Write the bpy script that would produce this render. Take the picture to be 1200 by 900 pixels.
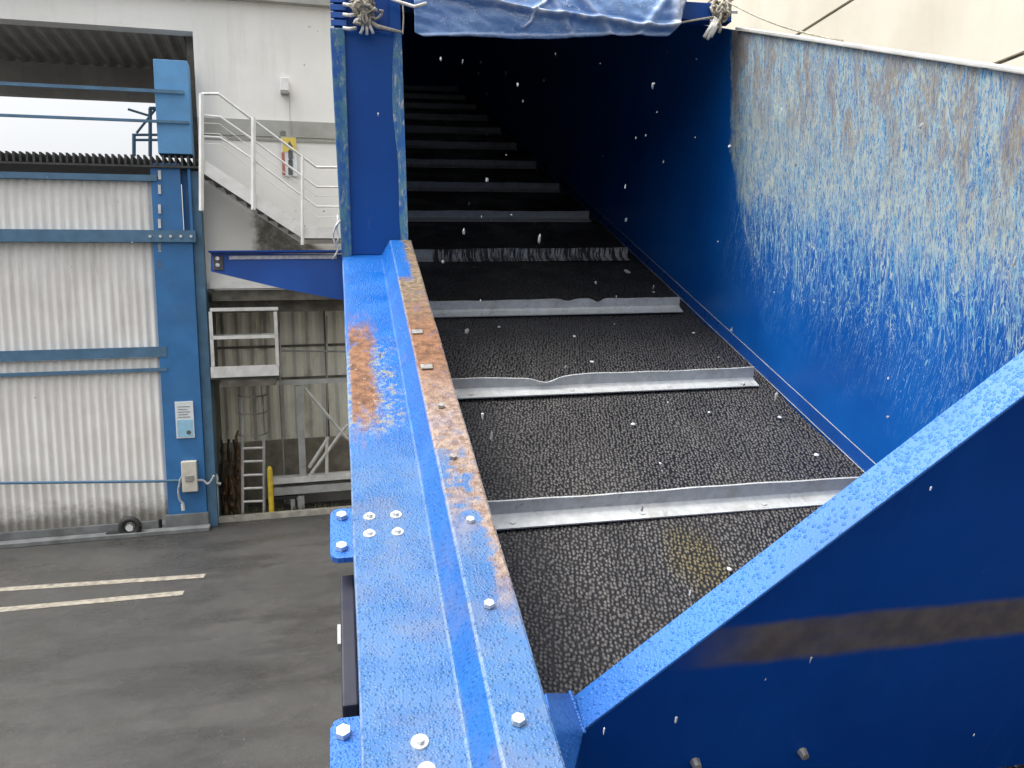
import bpy, bmesh, math, random
from mathutils import Matrix, Vector, noise as mnoise
random.seed(7)
S = bpy.context.scene
for o in list(bpy.data.objects): bpy.data.objects.remove(o)
R = math.radians

# ------------------------------------------------------------------ camera
FPX, CX, CY = 945.0, 600.0, 450.0                 # focal length and centre on the 1200 x 900 photo
HC = 3.3                                          # eye height over the yard
RC = Matrix(((0.97905962, 0.03806733, -0.19998284),
             (-0.20238197, 0.07586735, -0.9763635),
             (-0.02199539, 0.996391, 0.0819828)))
cam_d = bpy.data.cameras.new('camera'); cam = bpy.data.objects.new('camera', cam_d)
S.collection.objects.link(cam)
cam.matrix_world = Matrix.Translation((0, 0, HC)) @ RC.to_4x4()
cam_d.sensor_width = 36; cam_d.lens = FPX / 1200 * 36
cam_d.clip_start = 0.05; cam_d.clip_end = 2000
S.camera = cam
# ------------------------------------------------------------------ world, sun, exposure
W = bpy.data.worlds.new('World'); S.world = W; W.use_nodes = True
wn = W.node_tree.nodes; wl = W.node_tree.links; wn.clear()
SUN_EL, SUN_AZ = R(64), R(268)                    # azimuth clockwise from +Y (behind left)
sky = wn.new('ShaderNodeTexSky'); sky.sky_type = 'NISHITA'; sky.sun_disc = False
sky.sun_elevation = SUN_EL; sky.sun_rotation = SUN_AZ
sky.dust_density = 4; sky.air_density = 1.0; sky.ozone_density = 1
hs = wn.new('ShaderNodeHueSaturation'); hs.inputs['Saturation'].default_value = 0.14
bg = wn.new('ShaderNodeBackground'); bg.inputs['Strength'].default_value = 0.15
wo = wn.new('ShaderNodeOutputWorld')
wtc = wn.new('ShaderNodeTexCoord'); wsp = wn.new('ShaderNodeSeparateXYZ'); wl.new(wtc.outputs['Generated'], wsp.inputs[0])
wmr = wn.new('ShaderNodeMapRange'); wl.new(wsp.outputs[2], wmr.inputs[0])          # overcast: brighter overhead
for i, q in enumerate((0.0, 1.0, 0.85, 2.25)): wmr.inputs[i + 1].default_value = q
wmx = wn.new('ShaderNodeVectorMath'); wmx.operation = 'SCALE'; wl.new(hs.outputs[0], wmx.inputs[0]); wl.new(wmr.outputs[0], wmx.inputs['Scale'])
wl.new(sky.outputs[0], hs.inputs['Color']); wl.new(wmx.outputs[0], bg.inputs[0]); wl.new(bg.outputs[0], wo.inputs[0])
sl = bpy.data.lights.new('sun', 'SUN'); sl.energy = 1.5; sl.angle = R(25); sl.color = (1, .96, .9)
so = bpy.data.objects.new('sun', sl); S.collection.objects.link(so)
sdir = Vector((math.sin(SUN_AZ) * math.cos(SUN_EL), math.cos(SUN_AZ) * math.cos(SUN_EL), math.sin(SUN_EL)))
so.rotation_euler = sdir.to_track_quat('Z', 'Y').to_euler()
so.location = sdir * 50
S.view_settings.view_transform = 'Standard'; S.view_settings.look = 'None'
S.view_settings.gamma = 1; S.view_settings.use_curve_mapping = False
S.view_settings.exposure = 0.45
S.render.engine = 'CYCLES'

# ------------------------------------------------------------------ frames
CA = 0.38122                                      # sine of the conveyor's slope
DV = Vector((0, .924484, .38122)); NV = Vector((0, -.38122, .924484)); XV = Vector((1, 0, 0))
# conveyor frame: x across, y up the slope, z off the belt, origin at eye height
MC = Matrix(((1, 0, 0, 0), (0, DV.y, NV.y, 0), (0, DV.z, NV.z, HC), (0, 0, 0, 1)))
FU = Vector((.99793, .06423, 0)); FD = Vector((-.06423, .99793, 0)); FO = Vector((-2.353, 14.027, 0))
MF = Matrix(((FU.x, FD.x, 0, FO.x), (FU.y, FD.y, 0, FO.y), (0, 0, 1, 0), (0, 0, 0, 1)))
EYE = Vector((0, 0, HC))
def ray(px, py): return RC @ Vector((px - CX, CY - py, -FPX))
def F(px, py, d=0.0):
    """survey point on the facade plane set d metres back -> (u, z)"""
    r = ray(px, py); t = (FO + FD * d - EYE).dot(FD) / r.dot(FD); p = EYE + r * t
    return (p - FO).dot(FU), p.z
def CW(px, py, w):
    """survey point on the conveyor plane w metres below the eye -> (x, s)"""
    r = ray(px, py); t = -w / r.dot(NV); p = r * t
    return p.x, p.dot(DV)
def CS(px, py, s):
    r = ray(px, py); t = s / r.dot(DV); p = r * t
    return p.x, p.dot(NV)
YF = 2.922                                        # the cover's front frame stands upright on this plane
def P2(px, py, off=0.0):
    r = ray(px, py); p = EYE + r * ((YF + off) / r.y); return p.x, p.z
def G(px, py, z=0):
    r = ray(px, py); t = (z - HC) / r.z; p = EYE + r * t
    return p.x, p.y

# ------------------------------------------------------------------ node helper
class NT:
    def __init__(s, name):
        s.m = bpy.data.materials.new(name); s.m.use_nodes = True
        s.t = s.m.node_tree; s.n = s.t.nodes; s.l = s.t.links; s.n.clear()
        s.out = s.n.new('ShaderNodeOutputMaterial'); s.b = s.n.new('ShaderNodeBsdfPrincipled')
        s.l.new(s.b.outputs[0], s.out.inputs[0]); s.tc = s.n.new('ShaderNodeTexCoord')
        s.obj = s.tc.outputs['Object']
        sp = s.n.new('ShaderNodeSeparateXYZ'); s.l.new(s.obj, sp.inputs[0]); s.x, s.y, s.z = sp.outputs
    def _in(s, sock, v):
        if isinstance(v, bpy.types.NodeSocket): s.l.new(v, sock)
        elif isinstance(v, tuple) and len(v) == 3 and sock.type == 'RGBA': sock.default_value = (*v, 1)
        else: sock.default_value = v
    def math(s, op, a, b=0.0, c=0.0, clamp=False):
        n = s.n.new('ShaderNodeMath'); n.operation = op; n.use_clamp = clamp
        s._in(n.inputs[0], a); s._in(n.inputs[1], b); s._in(n.inputs[2], c); return n.outputs[0]
    def add(s, a, b): return s.math('ADD', a, b)
    def mul(s, a, b): return s.math('MULTIPLY', a, b)
    def mx(s, a, b): return s.math('MAXIMUM', a, b)
    def mr(s, v, a, b, c=0.0, d=1.0, smooth=True):
        n = s.n.new('ShaderNodeMapRange'); n.interpolation_type = 'SMOOTHSTEP' if smooth else 'LINEAR'
        s._in(n.inputs[0], v)
        if smooth and b < a: a, b, c, d = b, a, d, c
        for i, q in enumerate((a, b, c, d)): n.inputs[i + 1].default_value = q
        return n.outputs[0]
    def vec(s, sc=(1, 1, 1), loc=(0, 0, 0), rot=(0, 0, 0), src=None):
        n = s.n.new('ShaderNodeMapping'); s.l.new(src or s.obj, n.inputs[0])
        n.inputs['Scale'].default_value = sc; n.inputs['Location'].default_value = loc
        n.inputs['Rotation'].default_value = rot; return n.outputs[0]
    def noise(s, scale, detail=3, rough=.55, v=None, dist=0.0, col=False):
        n = s.n.new('ShaderNodeTexNoise'); s.l.new(v or s.obj, n.inputs['Vector'])
        n.inputs['Scale'].default_value = scale; n.inputs['Detail'].default_value = detail
        n.inputs['Roughness'].default_value = rough; n.inputs['Distortion'].default_value = dist
        return n.outputs[1] if col else n.outputs[0]
    def voro(s, scale, v=None, feat='F1', rand=1.0, out='Distance'):
        n = s.n.new('ShaderNodeTexVoronoi'); n.voronoi_dimensions = '2D'; s.l.new(v or s.obj, n.inputs['Vector'])
        n.feature = feat; n.inputs['Scale'].default_value = scale; n.inputs['Randomness'].default_value = rand
        return n.outputs[out]
    def mix(s, f, a, b):
        n = s.n.new('ShaderNodeMix'); n.data_type = 'RGBA'; s._in(n.inputs[0], f)
        s._in(n.inputs[6], a); s._in(n.inputs[7], b); return n.outputs[2]
    def bump(s, h, strength=.3, dist=.01, normal=None):
        n = s.n.new('ShaderNodeBump'); s._in(n.inputs['Height'], h)
        n.inputs['Strength'].default_value = strength; n.inputs['Distance'].default_value = dist
        if normal: s.l.new(normal, n.inputs['Normal'])
        return n.outputs[0]
    def set(s, **k):
        for a, v in k.items(): s._in(s.b.inputs[a.replace('_', ' ')], v)
        return s.m

def simple(name, col, rough=.6, metal=0.0, var=.25, nscale=8, bumps=.0, bscale=60, spec=.5, dirt=None, dirtamt=.5):
    n = NT(name)
    f = n.mr(n.noise(nscale, 5, .6), .3, .72)
    c = n.mix(f, tuple(v * (1 - var) for v in col), tuple(min(1, v * (1 + var * .6)) for v in col))
    if dirt:
        g = n.mr(n.noise(nscale * .45, 6, .7), .5, .75, 0, dirtamt)
        c = n.mix(g, c, dirt)
    k = dict(Base_Color=c, Roughness=n.mr(n.noise(nscale * 2, 4), .3, .7, rough * .8, min(1, rough * 1.2)), Metallic=metal)
    if bumps: k['Normal'] = n.bump(n.noise(bscale, 4), bumps, .004)
    k['Specular_IOR_Level'] = spec
    return n.set(**k)

BLUE = (.003, .058, .27)
def droplets(n, nrm=None, amt=.4):
    """beads of rain standing on the paint"""
    v = n.vec((1, 1, 1))
    d1 = n.voro(230, v); d2 = n.voro(120, n.vec((1, 1, 1), (3, 5, 1)))
    r1 = n.mr(n.voro(230, v, out='Color'), .35, .55)
    r1 = n.mul(r1, n.mr(n.noise(7, 5, .7), .36, .6, .15, 1))
    b1 = n.mul(n.mr(d1, .5, .1), r1)
    b2 = n.mul(n.mr(d2, .36, .08), n.mr(n.voro(120, n.vec((1, 1, 1), (3, 5, 1)), out='Color'), .45, .6))
    h = n.mx(b1, n.mul(b2, 1.8))
    return h, n.bump(h, amt, .0022, nrm)

def mat_blue(name, col=BLUE, rough=.3, scuff=.3, wet=0.0, coat=.15, spec=.4):
    n = NT(name)
    base = n.mix(n.mr(n.noise(3.5, 4), .3, .7), tuple(v * .82 for v in col), tuple(v * 1.15 for v in col))
    sc = n.mul(n.mr(n.noise(14, 8, .75, dist=1.2), .6, .74), scuff)
    base = n.mix(sc, base, (.12, .26, .42))
    rr = n.mr(n.noise(9, 5), .3, .7, rough * .75, rough * 1.4)
    nm = n.bump(n.noise(110, 3), .06, .003)
    if wet:
        h, nm = droplets(n, nm, wet)
    return n.set(Base_Color=base, Roughness=rr, Normal=nm, Coat_Weight=coat, Coat_Roughness=.15, Specular_IOR_Level=spec)

def mat_rail():
    n = NT('worn_blue_rail_paint')
    X, Y = n.x, n.y
    nz = n.noise(9, 6, .7); nf = n.noise(60, 5, .7); nm_ = n.noise(26, 6, .75, dist=.6)
    jit = n.mul(n.math('SUBTRACT', nz, .5), .22); jf = n.mul(n.math('SUBTRACT', nm_, .5), .26)
    yj = n.add(Y, jit)
    base = n.mix(n.mr(nz, .3, .7), (.000, .095, .38), (.001, .12, .45))
    slope = n.mul(n.mr(X, .137, .141), n.mr(X, .167, .163))
    # pale sky sheen of dew-wet paint, put into the colour of the lower run
    dew_sheen = n.mul(n.mul(n.mr(yj, 1.66, 1.36), n.mr(nf, .25, .7, .62, 1.0)), n.mr(slope, 0, 1, 1, .12))  # sloping step gets little of it, shading put into the colour
    base = n.mix(dew_sheen, base, n.mix(n.mr(nz, .35, .65), (.022, .115, .30), (.062, .16, .325)))
    brown = n.mul(n.mul(n.mr(n.noise(5, 5, .65), .46, .66), n.mr(yj, 1.6, 1.3)), .35)
    base = n.mix(brown, base, (.17, .155, .17))
    # fine scratches
    scr = n.noise(1, 4, .7, v=n.vec((210, 14, 60), rot=(0, 0, .5)), dist=.7)
    scr2 = n.noise(1, 4, .7, v=n.vec((240, 16, 60), rot=(0, 0, -.8)), dist=.9)
    sm = n.mul(n.mx(n.mr(scr, .66, .73), n.mr(scr2, .67, .74)), n.mr(yj, 1.35, 1.9, .1, .75))
    base = n.mix(sm, base, (.22, .36, .48))
    # rust on the outer flat
    xo = n.add(X, jf)
    jA = n.mul(n.math('SUBTRACT', n.noise(1, 6, .75, v=n.vec((34, 9, 30)), dist=.8), .5), 1.0)
    mA = n.mul(n.mul(n.mr(n.add(Y, n.mul(jA, .55)), 1.50, 1.66), n.mr(n.add(Y, n.mul(jA, .5)), 2.26, 2.06)), n.mr(n.add(X, n.mul(jA, .12)), .088, .052))
    mA = n.mul(mA, n.mr(X, .004, .012))
    halo = n.mul(n.mul(n.mr(yj, 1.5, 1.62), n.mr(yj, 2.1, 1.9)), n.mul(n.mr(n.add(X, jf), .135, .08), n.mr(nf, .46, .56)))
    base = n.mix(n.mul(halo, .85), base, n.mix(n.mr(nm_, .4, .6), (.30, .26, .13), (.24, .33, .30)))
    # rust on the inner, raised flat
    B = n.mr(X, .163, .168)
    mB = n.mul(n.mul(n.mr(n.add(Y, n.mul(jit, .6)), 1.0, 1.28), n.mr(n.add(Y, n.mul(jf, .6)), 2.42, 2.36)), B)
    lowr = n.mul(n.mul(n.mr(yj, .86, .98), n.mr(n.add(X, n.mul(jf, .3)), .203, .218)), B)
    nB = n.mx(mB, lowr)
    flick = n.mr(nm_, .34, .44)
    # patches of paint surviving low on the raised flat
    surv = n.mul(n.mr(yj, 1.55, 1.25), n.mul(n.mr(n.noise(16, 5, .6), .44, .54), n.mr(n.add(X, n.mul(jf, .3)), .232, .215)))
    mBB = n.mul(n.mul(nB, n.add(n.mul(flick, .35), .65)), n.math('SUBTRACT', 1.0, surv))
    rust = n.mix(n.mr(n.noise(38, 6, .7), .32, .66), (.085, .034, .015), (.27, .125, .055))
    tan_ = n.mix(n.mr(nf, .35, .65), (.17, .105, .075), (.34, .255, .205))
    rB = n.mix(n.mr(yj, 1.85, 1.5), rust, tan_)
    ochre = n.mix(n.mr(nf, .35, .65), (.075, .055, .03), (.25, .19, .12))
    rB = n.mix(n.mul(n.mr(n.add(yj, jf), 1.95, 2.3), n.mr(nm_, .36, .56, .35, 1)), rB, ochre)
    base = n.mix(mBB, base, rB)
    spots = n.mr(nm_, .34, .4)
    base = n.mix(n.mul(mA, spots), base, n.mix(n.mr(nf, .58, .7), rust, (.40, .32, .26)))
    # bare edges
    def edge(x0, wd):
        return n.mul(n.mr(n.math('ABSOLUTE', n.math('SUBTRACT', X, x0)), wd, wd * .4), n.mr(n.noise(45, 4, .7), .38, .55))
    e = n.mx(n.mx(edge(.0, .004), n.mul(edge(.136, .002), .35)), n.mx(n.mul(edge(.168, .0028), .7), edge(.241, .003)))
    base = n.mix(n.mul(e, .4), base, (.30, .35, .42))
    allr = n.mx(mA, mBB)
    h, nb = droplets(n, n.bump(n.mul(nf, n.add(.3, allr)), .25, .003), .55)
    ro = n.mix(allr, n.mr(nz, .3, .7, .3, .5), (.75, .75, .75))
    return n.set(Base_Color=base, Roughness=ro, Normal=nb, Coat_Weight=n.mul(n.math('SUBTRACT', 1.0, allr), .2), Coat_Roughness=.25)

def mat_wall():
    n = NT('scraped_blue_wall_paint')
    Y, Z = n.y, n.z                        # y up the slope, z negative downwards
    base = n.mix(n.mr(n.noise(2.5, 4), .3, .7), (.001, .064, .29), (.002, .088, .36))
    jit = n.mul(n.math('SUBTRACT', n.noise(5, 5, .65), .5), .35)
    jfine = n.mul(n.math('SUBTRACT', n.noise(1, 5, .7, v=n.vec((1, 26, 5), src=n.vec((1, 1, 1), rot=(.391, 0, 0)))), .5), .5)
    kx_ = n.mul(n.mx(n.math('SUBTRACT', -.55, Z), 0.0), .45)
    ext = n.mr(n.add(n.add(n.add(Y, kx_), n.mul(n.add(Z, .9), -.412)), n.mul(jit, .22)), 2.86, 2.81)              # edge at the cover
    low = n.mr(n.add(n.add(Z, n.mul(n.math('SUBTRACT', Y, 2.0), .10)), n.mul(jfine, .75)), -.94, -.38)   # thins out downwards
    area = n.mul(ext, low)
    UPR = n.vec((1, 1, 1), rot=(.391, 0, 0))                 # plumb lines on the sloping wall
    def hair(sy, sz, loc, rot, dist, wd):
        q = n.noise(1, 2.5, .6, v=n.vec((1, sy, sz), loc, (rot, 0, 0), UPR), dist=dist)
        return n.mr(n.math('ABSOLUTE', n.math('SUBTRACT', q, .5)), wd, wd * .35)
    st1 = n.noise(1, 8, .82, v=n.vec((1, 85, 26), src=UPR), dist=1.6)
    st2 = n.noise(1, 6, .78, v=n.vec((1, 40, 12), (0, 4, 2), src=UPR), dist=1.2)
    st3 = n.noise(1, 7, .8, v=n.vec((1, 130, 30), (0, 9, 7), (-.1, 0, 0), UPR), dist=1.4)
    wd_ = .030
    h1 = hair(24, 3.2, (0, 1, 1), .08, 1.5, .024); h2 = hair(33, 5, (0, 7, 3), -.14, 2.2, .026)
    h3 = hair(48, 10, (0, 3, 9), .2, 2.6, .036); h4 = hair(15, 4.5, (0, 12, 5), -.05, 3.4, .013)
    g1 = n.mul(h1, n.mr(area, .06, .22)); g2 = n.mul(h2, n.mr(area, .16, .4)); g3 = n.mul(h3, n.mr(area, .3, .65)); g4 = n.mul(h4, n.mr(area, .015, .08))
    hairs = n.mx(n.mx(g1, g2), n.mx(g3, g4))
    fill = n.mul(n.mr(st1, .40, .56), n.mr(area, .5, 1.0))
    teal = n.mix(n.mr(st2, .38, .62), (.015, .13, .30), (.12, .24, .31))
    base = n.mix(n.mul(fill, .85), base, teal)
    paler = n.mix(n.mr(st2, .4, .62), (.10, .29, .45), (.36, .43, .41))
    base = n.mix(n.mul(hairs, n.mr(st3, .3, .46, .35, 1.0)), base, paler)
    cream = n.mul(n.mul(n.mr(st3, .47, .56), n.mr(area, .45, .85)), .8)
    base = n.mix(cream, base, (.42, .42, .33))
    cov = n.mx(hairs, fill); st = st1
    brn = n.mul(n.mul(n.mr(n.add(Z, jfine), -.62, -.2), n.mr(n.noise(1, 6, .7, v=n.vec((1, 16, 4.5), (0, 1, 0), src=UPR), dist=1.0), .42, .58)), area)
    base = n.mix(n.mul(n.mul(brn, .75), n.mr(st1, .3, .55)), base, (.19, .13, .085))
    # loose long scratches below
    s4 = n.noise(1, 3, .6, v=n.vec((1, 60, 4.5), (0, 5, 3), (.3, 0, 0)), dist=2.2)
    lines = n.mul(n.mr(n.math('ABSOLUTE', n.math('SUBTRACT', s4, .5)), .011, .003), n.mul(n.mr(Y, 3.0, 2.8), n.mr(n.add(Z, jit), -1.12, -.85)))
    base = n.mix(n.mul(lines, .75), base, (.30, .48, .60))
    runs = n.mul(n.mr(n.noise(1, 4, .6, v=n.vec((1, 38, 1.3))), .55, .75), .25)
    base = n.mix(runs, base, (.01, .14, .42))
    return n.set(Base_Color=base, Roughness=n.mix(cov, (.38,) * 3, (.7,) * 3), Normal=n.bump(st, .12, .003),
                 Specular_IOR_Level=.22)

def mat_belt():
    n = NT('rough_top_rubber')
    wv = n.noise(14, 3, v=n.obj, col=True)
    v = n.vec((1.0, .72, 1), rot=(0, 0, .35))
    add = n.n.new('ShaderNodeMix'); add.data_type = 'VECTOR'; add.inputs[0].default_value = .012
    n.l.new(v, add.inputs[4]); n.l.new(wv, add.inputs[5]); vv = add.outputs[1]
    d = n.voro(104, vv, rand=.62)
    hgt = n.mr(d, .62, .08)
    cell = n.voro(104, vv, rand=.62, out='Color')
    tops = n.mix(n.mr(cell, .1, .9), (.115, .108, .104), (.185, .174, .165))
    dustm = n.mr(n.noise(3.2, 6, .65), .3, .7, .7, 1.0)
    band = n.mr(n.noise(1, 4, .6, v=n.vec((7, .8, 1))), .38, .62, .72, 1.0)
    up_fade = n.mr(n.y, 3.6, 1.6, .3, 1.0)  # nub tops turn darker up the slope
    tops = n.mix(n.mul(n.mul(dustm, band), up_fade), (.022, .021, .023), tops)
    moss = n.mul(n.mr(n.voro(1, n.vec((7, 5.5, 0), (-6.55, -8.3, 0)), rand=0), .7, .1), 0.0)
    mx_ = n.math('SUBTRACT', n.x, .83); my_ = n.math('SUBTRACT', n.y, 1.45)
    rr = n.add(n.mul(n.mul(mx_, mx_), 120), n.mul(n.mul(my_, my_), 42))
    moss = n.mul(n.mr(n.add(rr, n.mul(n.noise(22, 5), 1.2)), 1.7, .5), .75)
    tops = n.mix(moss, tops, (.17, .135, .045))
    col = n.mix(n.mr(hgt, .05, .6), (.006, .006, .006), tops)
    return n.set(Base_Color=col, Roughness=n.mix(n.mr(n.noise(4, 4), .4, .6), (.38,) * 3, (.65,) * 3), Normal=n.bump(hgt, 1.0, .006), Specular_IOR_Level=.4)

def mat_galv(name, col=(.52, .535, .53), grime=False):
    n = NT(name)
    c = n.mix(n.mr(n.noise(30, 6, .7), .3, .7), tuple(v * .78 for v in col), col)
    c = n.mix(n.mul(n.mr(n.noise(7, 6, .7), .5, .68), .55), c, (.30, .27, .22))
    c = n.mix(n.mul(n.mr(n.noise(18, 6, .8), .68, .76), .8), c, (.22, .11, .05))
    c = n.mix(n.mr(n.noise(1, 6, .75, v=n.vec((22, 8, 30)), dist=.5), .56, .7, 0, .55), c, (.16, .155, .14))
    if grime:
        g = n.mr(n.noise(1, 5, .7, v=n.vec((85, 4, 10)), dist=.6), .44, .53)
        c = n.mix(n.mul(g, n.mr(n.x, .42, .44)), c, (.035, .033, .03))
    return n.set(Base_Color=c, Roughness=n.mr(n.noise(20, 4), .3, .7, .38, .6), Metallic=.15, Normal=n.bump(n.noise(70, 4), .1, .003))

def mat_asphalt():
    n = NT('wet_asphalt')
    big = n.noise(.55, 5, .6); strk = n.noise(1, 7, .7, v=n.vec((.9, 1.8, 1), rot=(0, 0, .2)), dist=.4)
    c = n.mix(n.mr(big, .3, .7), (.040, .039, .037), (.064, .062, .058))
    c = n.mix(n.mr(strk, .5, .68, 0, .7), c, (.040, .038, .034))
    c = n.mix(n.mr(n.noise(6, 6, .8), .3, .7, .0, .45), c, (.03, .029, .027))
    c = n.mix(n.mr(n.noise(14, 5, .85), .55, .72, 0, .5), c, (.13, .125, .115))
    agg = n.noise(75, 3, .8)
    c = n.mix(n.mr(agg, .56, .7, 0, .75), c, (.19, .18, .165))
    c = n.mix(n.mr(n.noise(38, 4, .8), .3, .42, .6, 0), c, (.03, .03, .027))
    wet = n.mr(n.noise(1, 5, .6, v=n.vec((.6, 1.1, 1), (2, 3, 0))), .42, .6)
    return n.set(Base_Color=c, Roughness=n.mix(wet, (.62,) * 3, (.24,) * 3), Normal=n.bump(agg, .45, .01), Specular_IOR_Level=.45)

def mat_plaster():
    n = NT('stained_white_render')
    c = n.mix(n.mr(n.noise(.9, 5, .6), .3, .7), (.74, .735, .70), (.82, .81, .775))
    run = n.mr(n.noise(1, 6, .65, v=n.vec((3, 1, .35))), .52, .75, 0, .28)
    c = n.mix(run, c, (.42, .41, .36))
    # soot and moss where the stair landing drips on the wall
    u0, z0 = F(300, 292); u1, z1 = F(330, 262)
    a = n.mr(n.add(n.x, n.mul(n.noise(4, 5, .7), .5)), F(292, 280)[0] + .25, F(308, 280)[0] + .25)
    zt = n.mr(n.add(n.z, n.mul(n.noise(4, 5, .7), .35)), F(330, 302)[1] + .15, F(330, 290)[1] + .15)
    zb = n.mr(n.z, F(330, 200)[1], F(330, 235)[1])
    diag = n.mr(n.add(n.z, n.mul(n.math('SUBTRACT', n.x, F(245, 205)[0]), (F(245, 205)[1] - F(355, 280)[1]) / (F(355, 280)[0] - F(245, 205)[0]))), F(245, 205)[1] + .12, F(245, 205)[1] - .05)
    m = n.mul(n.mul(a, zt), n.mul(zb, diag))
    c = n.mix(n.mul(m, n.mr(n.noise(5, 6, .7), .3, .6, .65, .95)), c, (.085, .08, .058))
    return n.set(Base_Color=c, Roughness=.85, Normal=n.bump(n.noise(25, 5), .15, .01))

def mat_clad(name, c0, c1, green=False, foot=None):
    n = NT(name)
    c = n.mix(n.mr(n.noise(1.4, 5, .6), .3, .7), c0, c1)
    c = n.mix(n.mr(n.noise(1, 6, .7, v=n.vec((12, 1, .8))), .5, .72, 0, .4), c, tuple(v * .55 for v in c0))
    if green: c = n.mix(n.mr(n.noise(1, 6, .7, v=n.vec((4, 1, 1.2))), .48, .68, 0, .5), c, (.22, .23, .11))
    if foot is not None:
        c = n.mix(n.mul(n.mr(n.add(n.z, n.mul(n.noise(6, 5, .7), .5)), foot + .55, foot + .12), .85), c, (.13, .12, .10))
    return n.set(Base_Color=c, Roughness=.6, Normal=n.bump(n.noise(40, 4), .05, .005))

def mat_panel():
    n = NT('cream_panel')
    c = n.mix(n.mr(n.noise(.7, 5, .6), .3, .7), (.56, .52, .42), (.66, .62, .52))
    c = n.mix(n.mr(n.noise(1, 6, .7, v=n.vec((1, 2.5, .5))), .55, .75, 0, .3), c, (.36, .33, .27))
    return n.set(Base_Color=c, Roughness=.75)

def mat_plate():
    n = NT('front_plate_paint')
    base = n.mix(n.mr(n.noise(2.2, 5, .6), .3, .7), (.000, .038, .23), (.001, .055, .30))
    run = n.mr(n.noise(1, 6, .7, v=n.vec((30, 1, 3)), dist=.5), .56, .72, 0, .35)
    base = n.mix(run, base, (.01, .075, .28))
    sc = n.mr(n.noise(1, 5, .75, v=n.vec((60, 1, 14), rot=(0, .6, 0)), dist=1.5), .68, .74, 0, .35)
    base = n.mix(sc, base, (.08, .16, .32))
    jit = n.mul(n.math('SUBTRACT', n.noise(9, 6, .7), .5), .02)
    zz = n.add(n.add(n.z, jit), n.mul(n.x, .012))
    band = n.mul(n.mr(zz, -.902, -.882), n.mr(zz, -.806, -.822))
    band = n.mul(band, n.mul(n.mr(n.add(n.x, n.mul(n.math('SUBTRACT', n.noise(6, 5), .5), .15)), .42, .60), n.mr(n.noise(1, 6, .7, v=n.vec((3, 1, 14))), .2, .55, .72, .97)))
    base = n.mix(band, base, n.mix(n.mr(n.noise(20, 5), .35, .65), (.085, .075, .078), (.125, .108, .10)))
    return n.set(Base_Color=base, Roughness=n.mr(n.noise(5, 4), .3, .7, .38, .6), Normal=n.bump(n.noise(3, 3), .25, .01), Specular_IOR_Level=.1)

def mat_post():
    n = NT('frame_post_paint')
    base = n.mix(n.mr(n.noise(2.5, 4), .3, .7), (.002, .045, .22), (.003, .06, .26))
    sc = n.mul(n.mr(n.noise(1, 6, .75, v=n.vec((40, 20, 8)), dist=1), .64, .72), .4)
    base = n.mix(sc, base, (.10, .2, .3))
    return n.set(Base_Color=base, Roughness=n.mr(n.noise(8, 4), .3, .7, .28, .45), Normal=n.bump(n.noise(50, 4), .08, .003), Specular_IOR_Level=.2)

def mat_post_side():
    n = NT('worn_post_edge')
    w = n.noise(1, 7, .78, v=n.vec((26, 20, 9)), dist=1.3)
    base = n.mix(n.mr(w, .40, .62), (.004, .075, .28), (.06, .17, .21))
    base = n.mix(n.mul(n.mr(n.noise(1, 7, .8, v=n.vec((50, 40, 16), (2, 1, 4)), dist=1.2), .52, .64), n.mr(n.x, -.05, .2, .45, 1)), base, (.34, .35, .29))
    return n.set(Base_Color=base, Roughness=.5, Normal=n.bump(w, .1, .003), Specular_IOR_Level=.35)

def mat_tarp():
    n = NT('blue_tarpaulin')
    c = n.mix(n.mr(n.noise(6, 5, .7, dist=.8), .32, .68), (.08, .20, .48), (.17, .31, .57))
    c = n.mix(n.mr(n.noise(22, 5, .7, dist=2), .62, .72, 0, .6), c, (.5, .62, .85))
    at = n.n.new('ShaderNodeAttribute'); at.attribute_name = 'crease'   # crease whitening and white fold highlights, put into the colour
    cr = n.math('MULTIPLY', at.outputs['Fac'], n.mr(n.noise(30, 5, .7, dist=1), .3, .6, .4, 1.1), clamp=True)
    c = n.mix(cr, c, (.68, .71, .78))
    q = n.noise(1, 2.5, .55, v=n.vec((6, 3, 15), rot=(0, .35, 0)), dist=1.8); q2 = n.noise(1, 3, .55, v=n.vec((10, 5, 22), (3, 1, 2), rot=(0, -.5, 0)), dist=1.4)
    ln = n.mx(n.mr(n.math('ABSOLUTE', n.math('SUBTRACT', q, .5)), .012, .002), n.mr(n.math('ABSOLUTE', n.math('SUBTRACT', q2, .56)), .008, .001))
    c = n.mix(n.mul(ln, n.mr(n.noise(8, 3), .42, .6, 0, .8)), c, (.55, .62, .76))
    wr = n.noise(1, 5, .6, v=n.vec((14, 14, 40), rot=(0, .5, 0)), dist=2.0)
    bs = n.bump(wr, .2, .008)
    return n.set(Base_Color=c, Roughness=.2, Normal=bs, Specular_IOR_Level=.8, Coat_Weight=.4, Coat_Roughness=.1)

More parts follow.
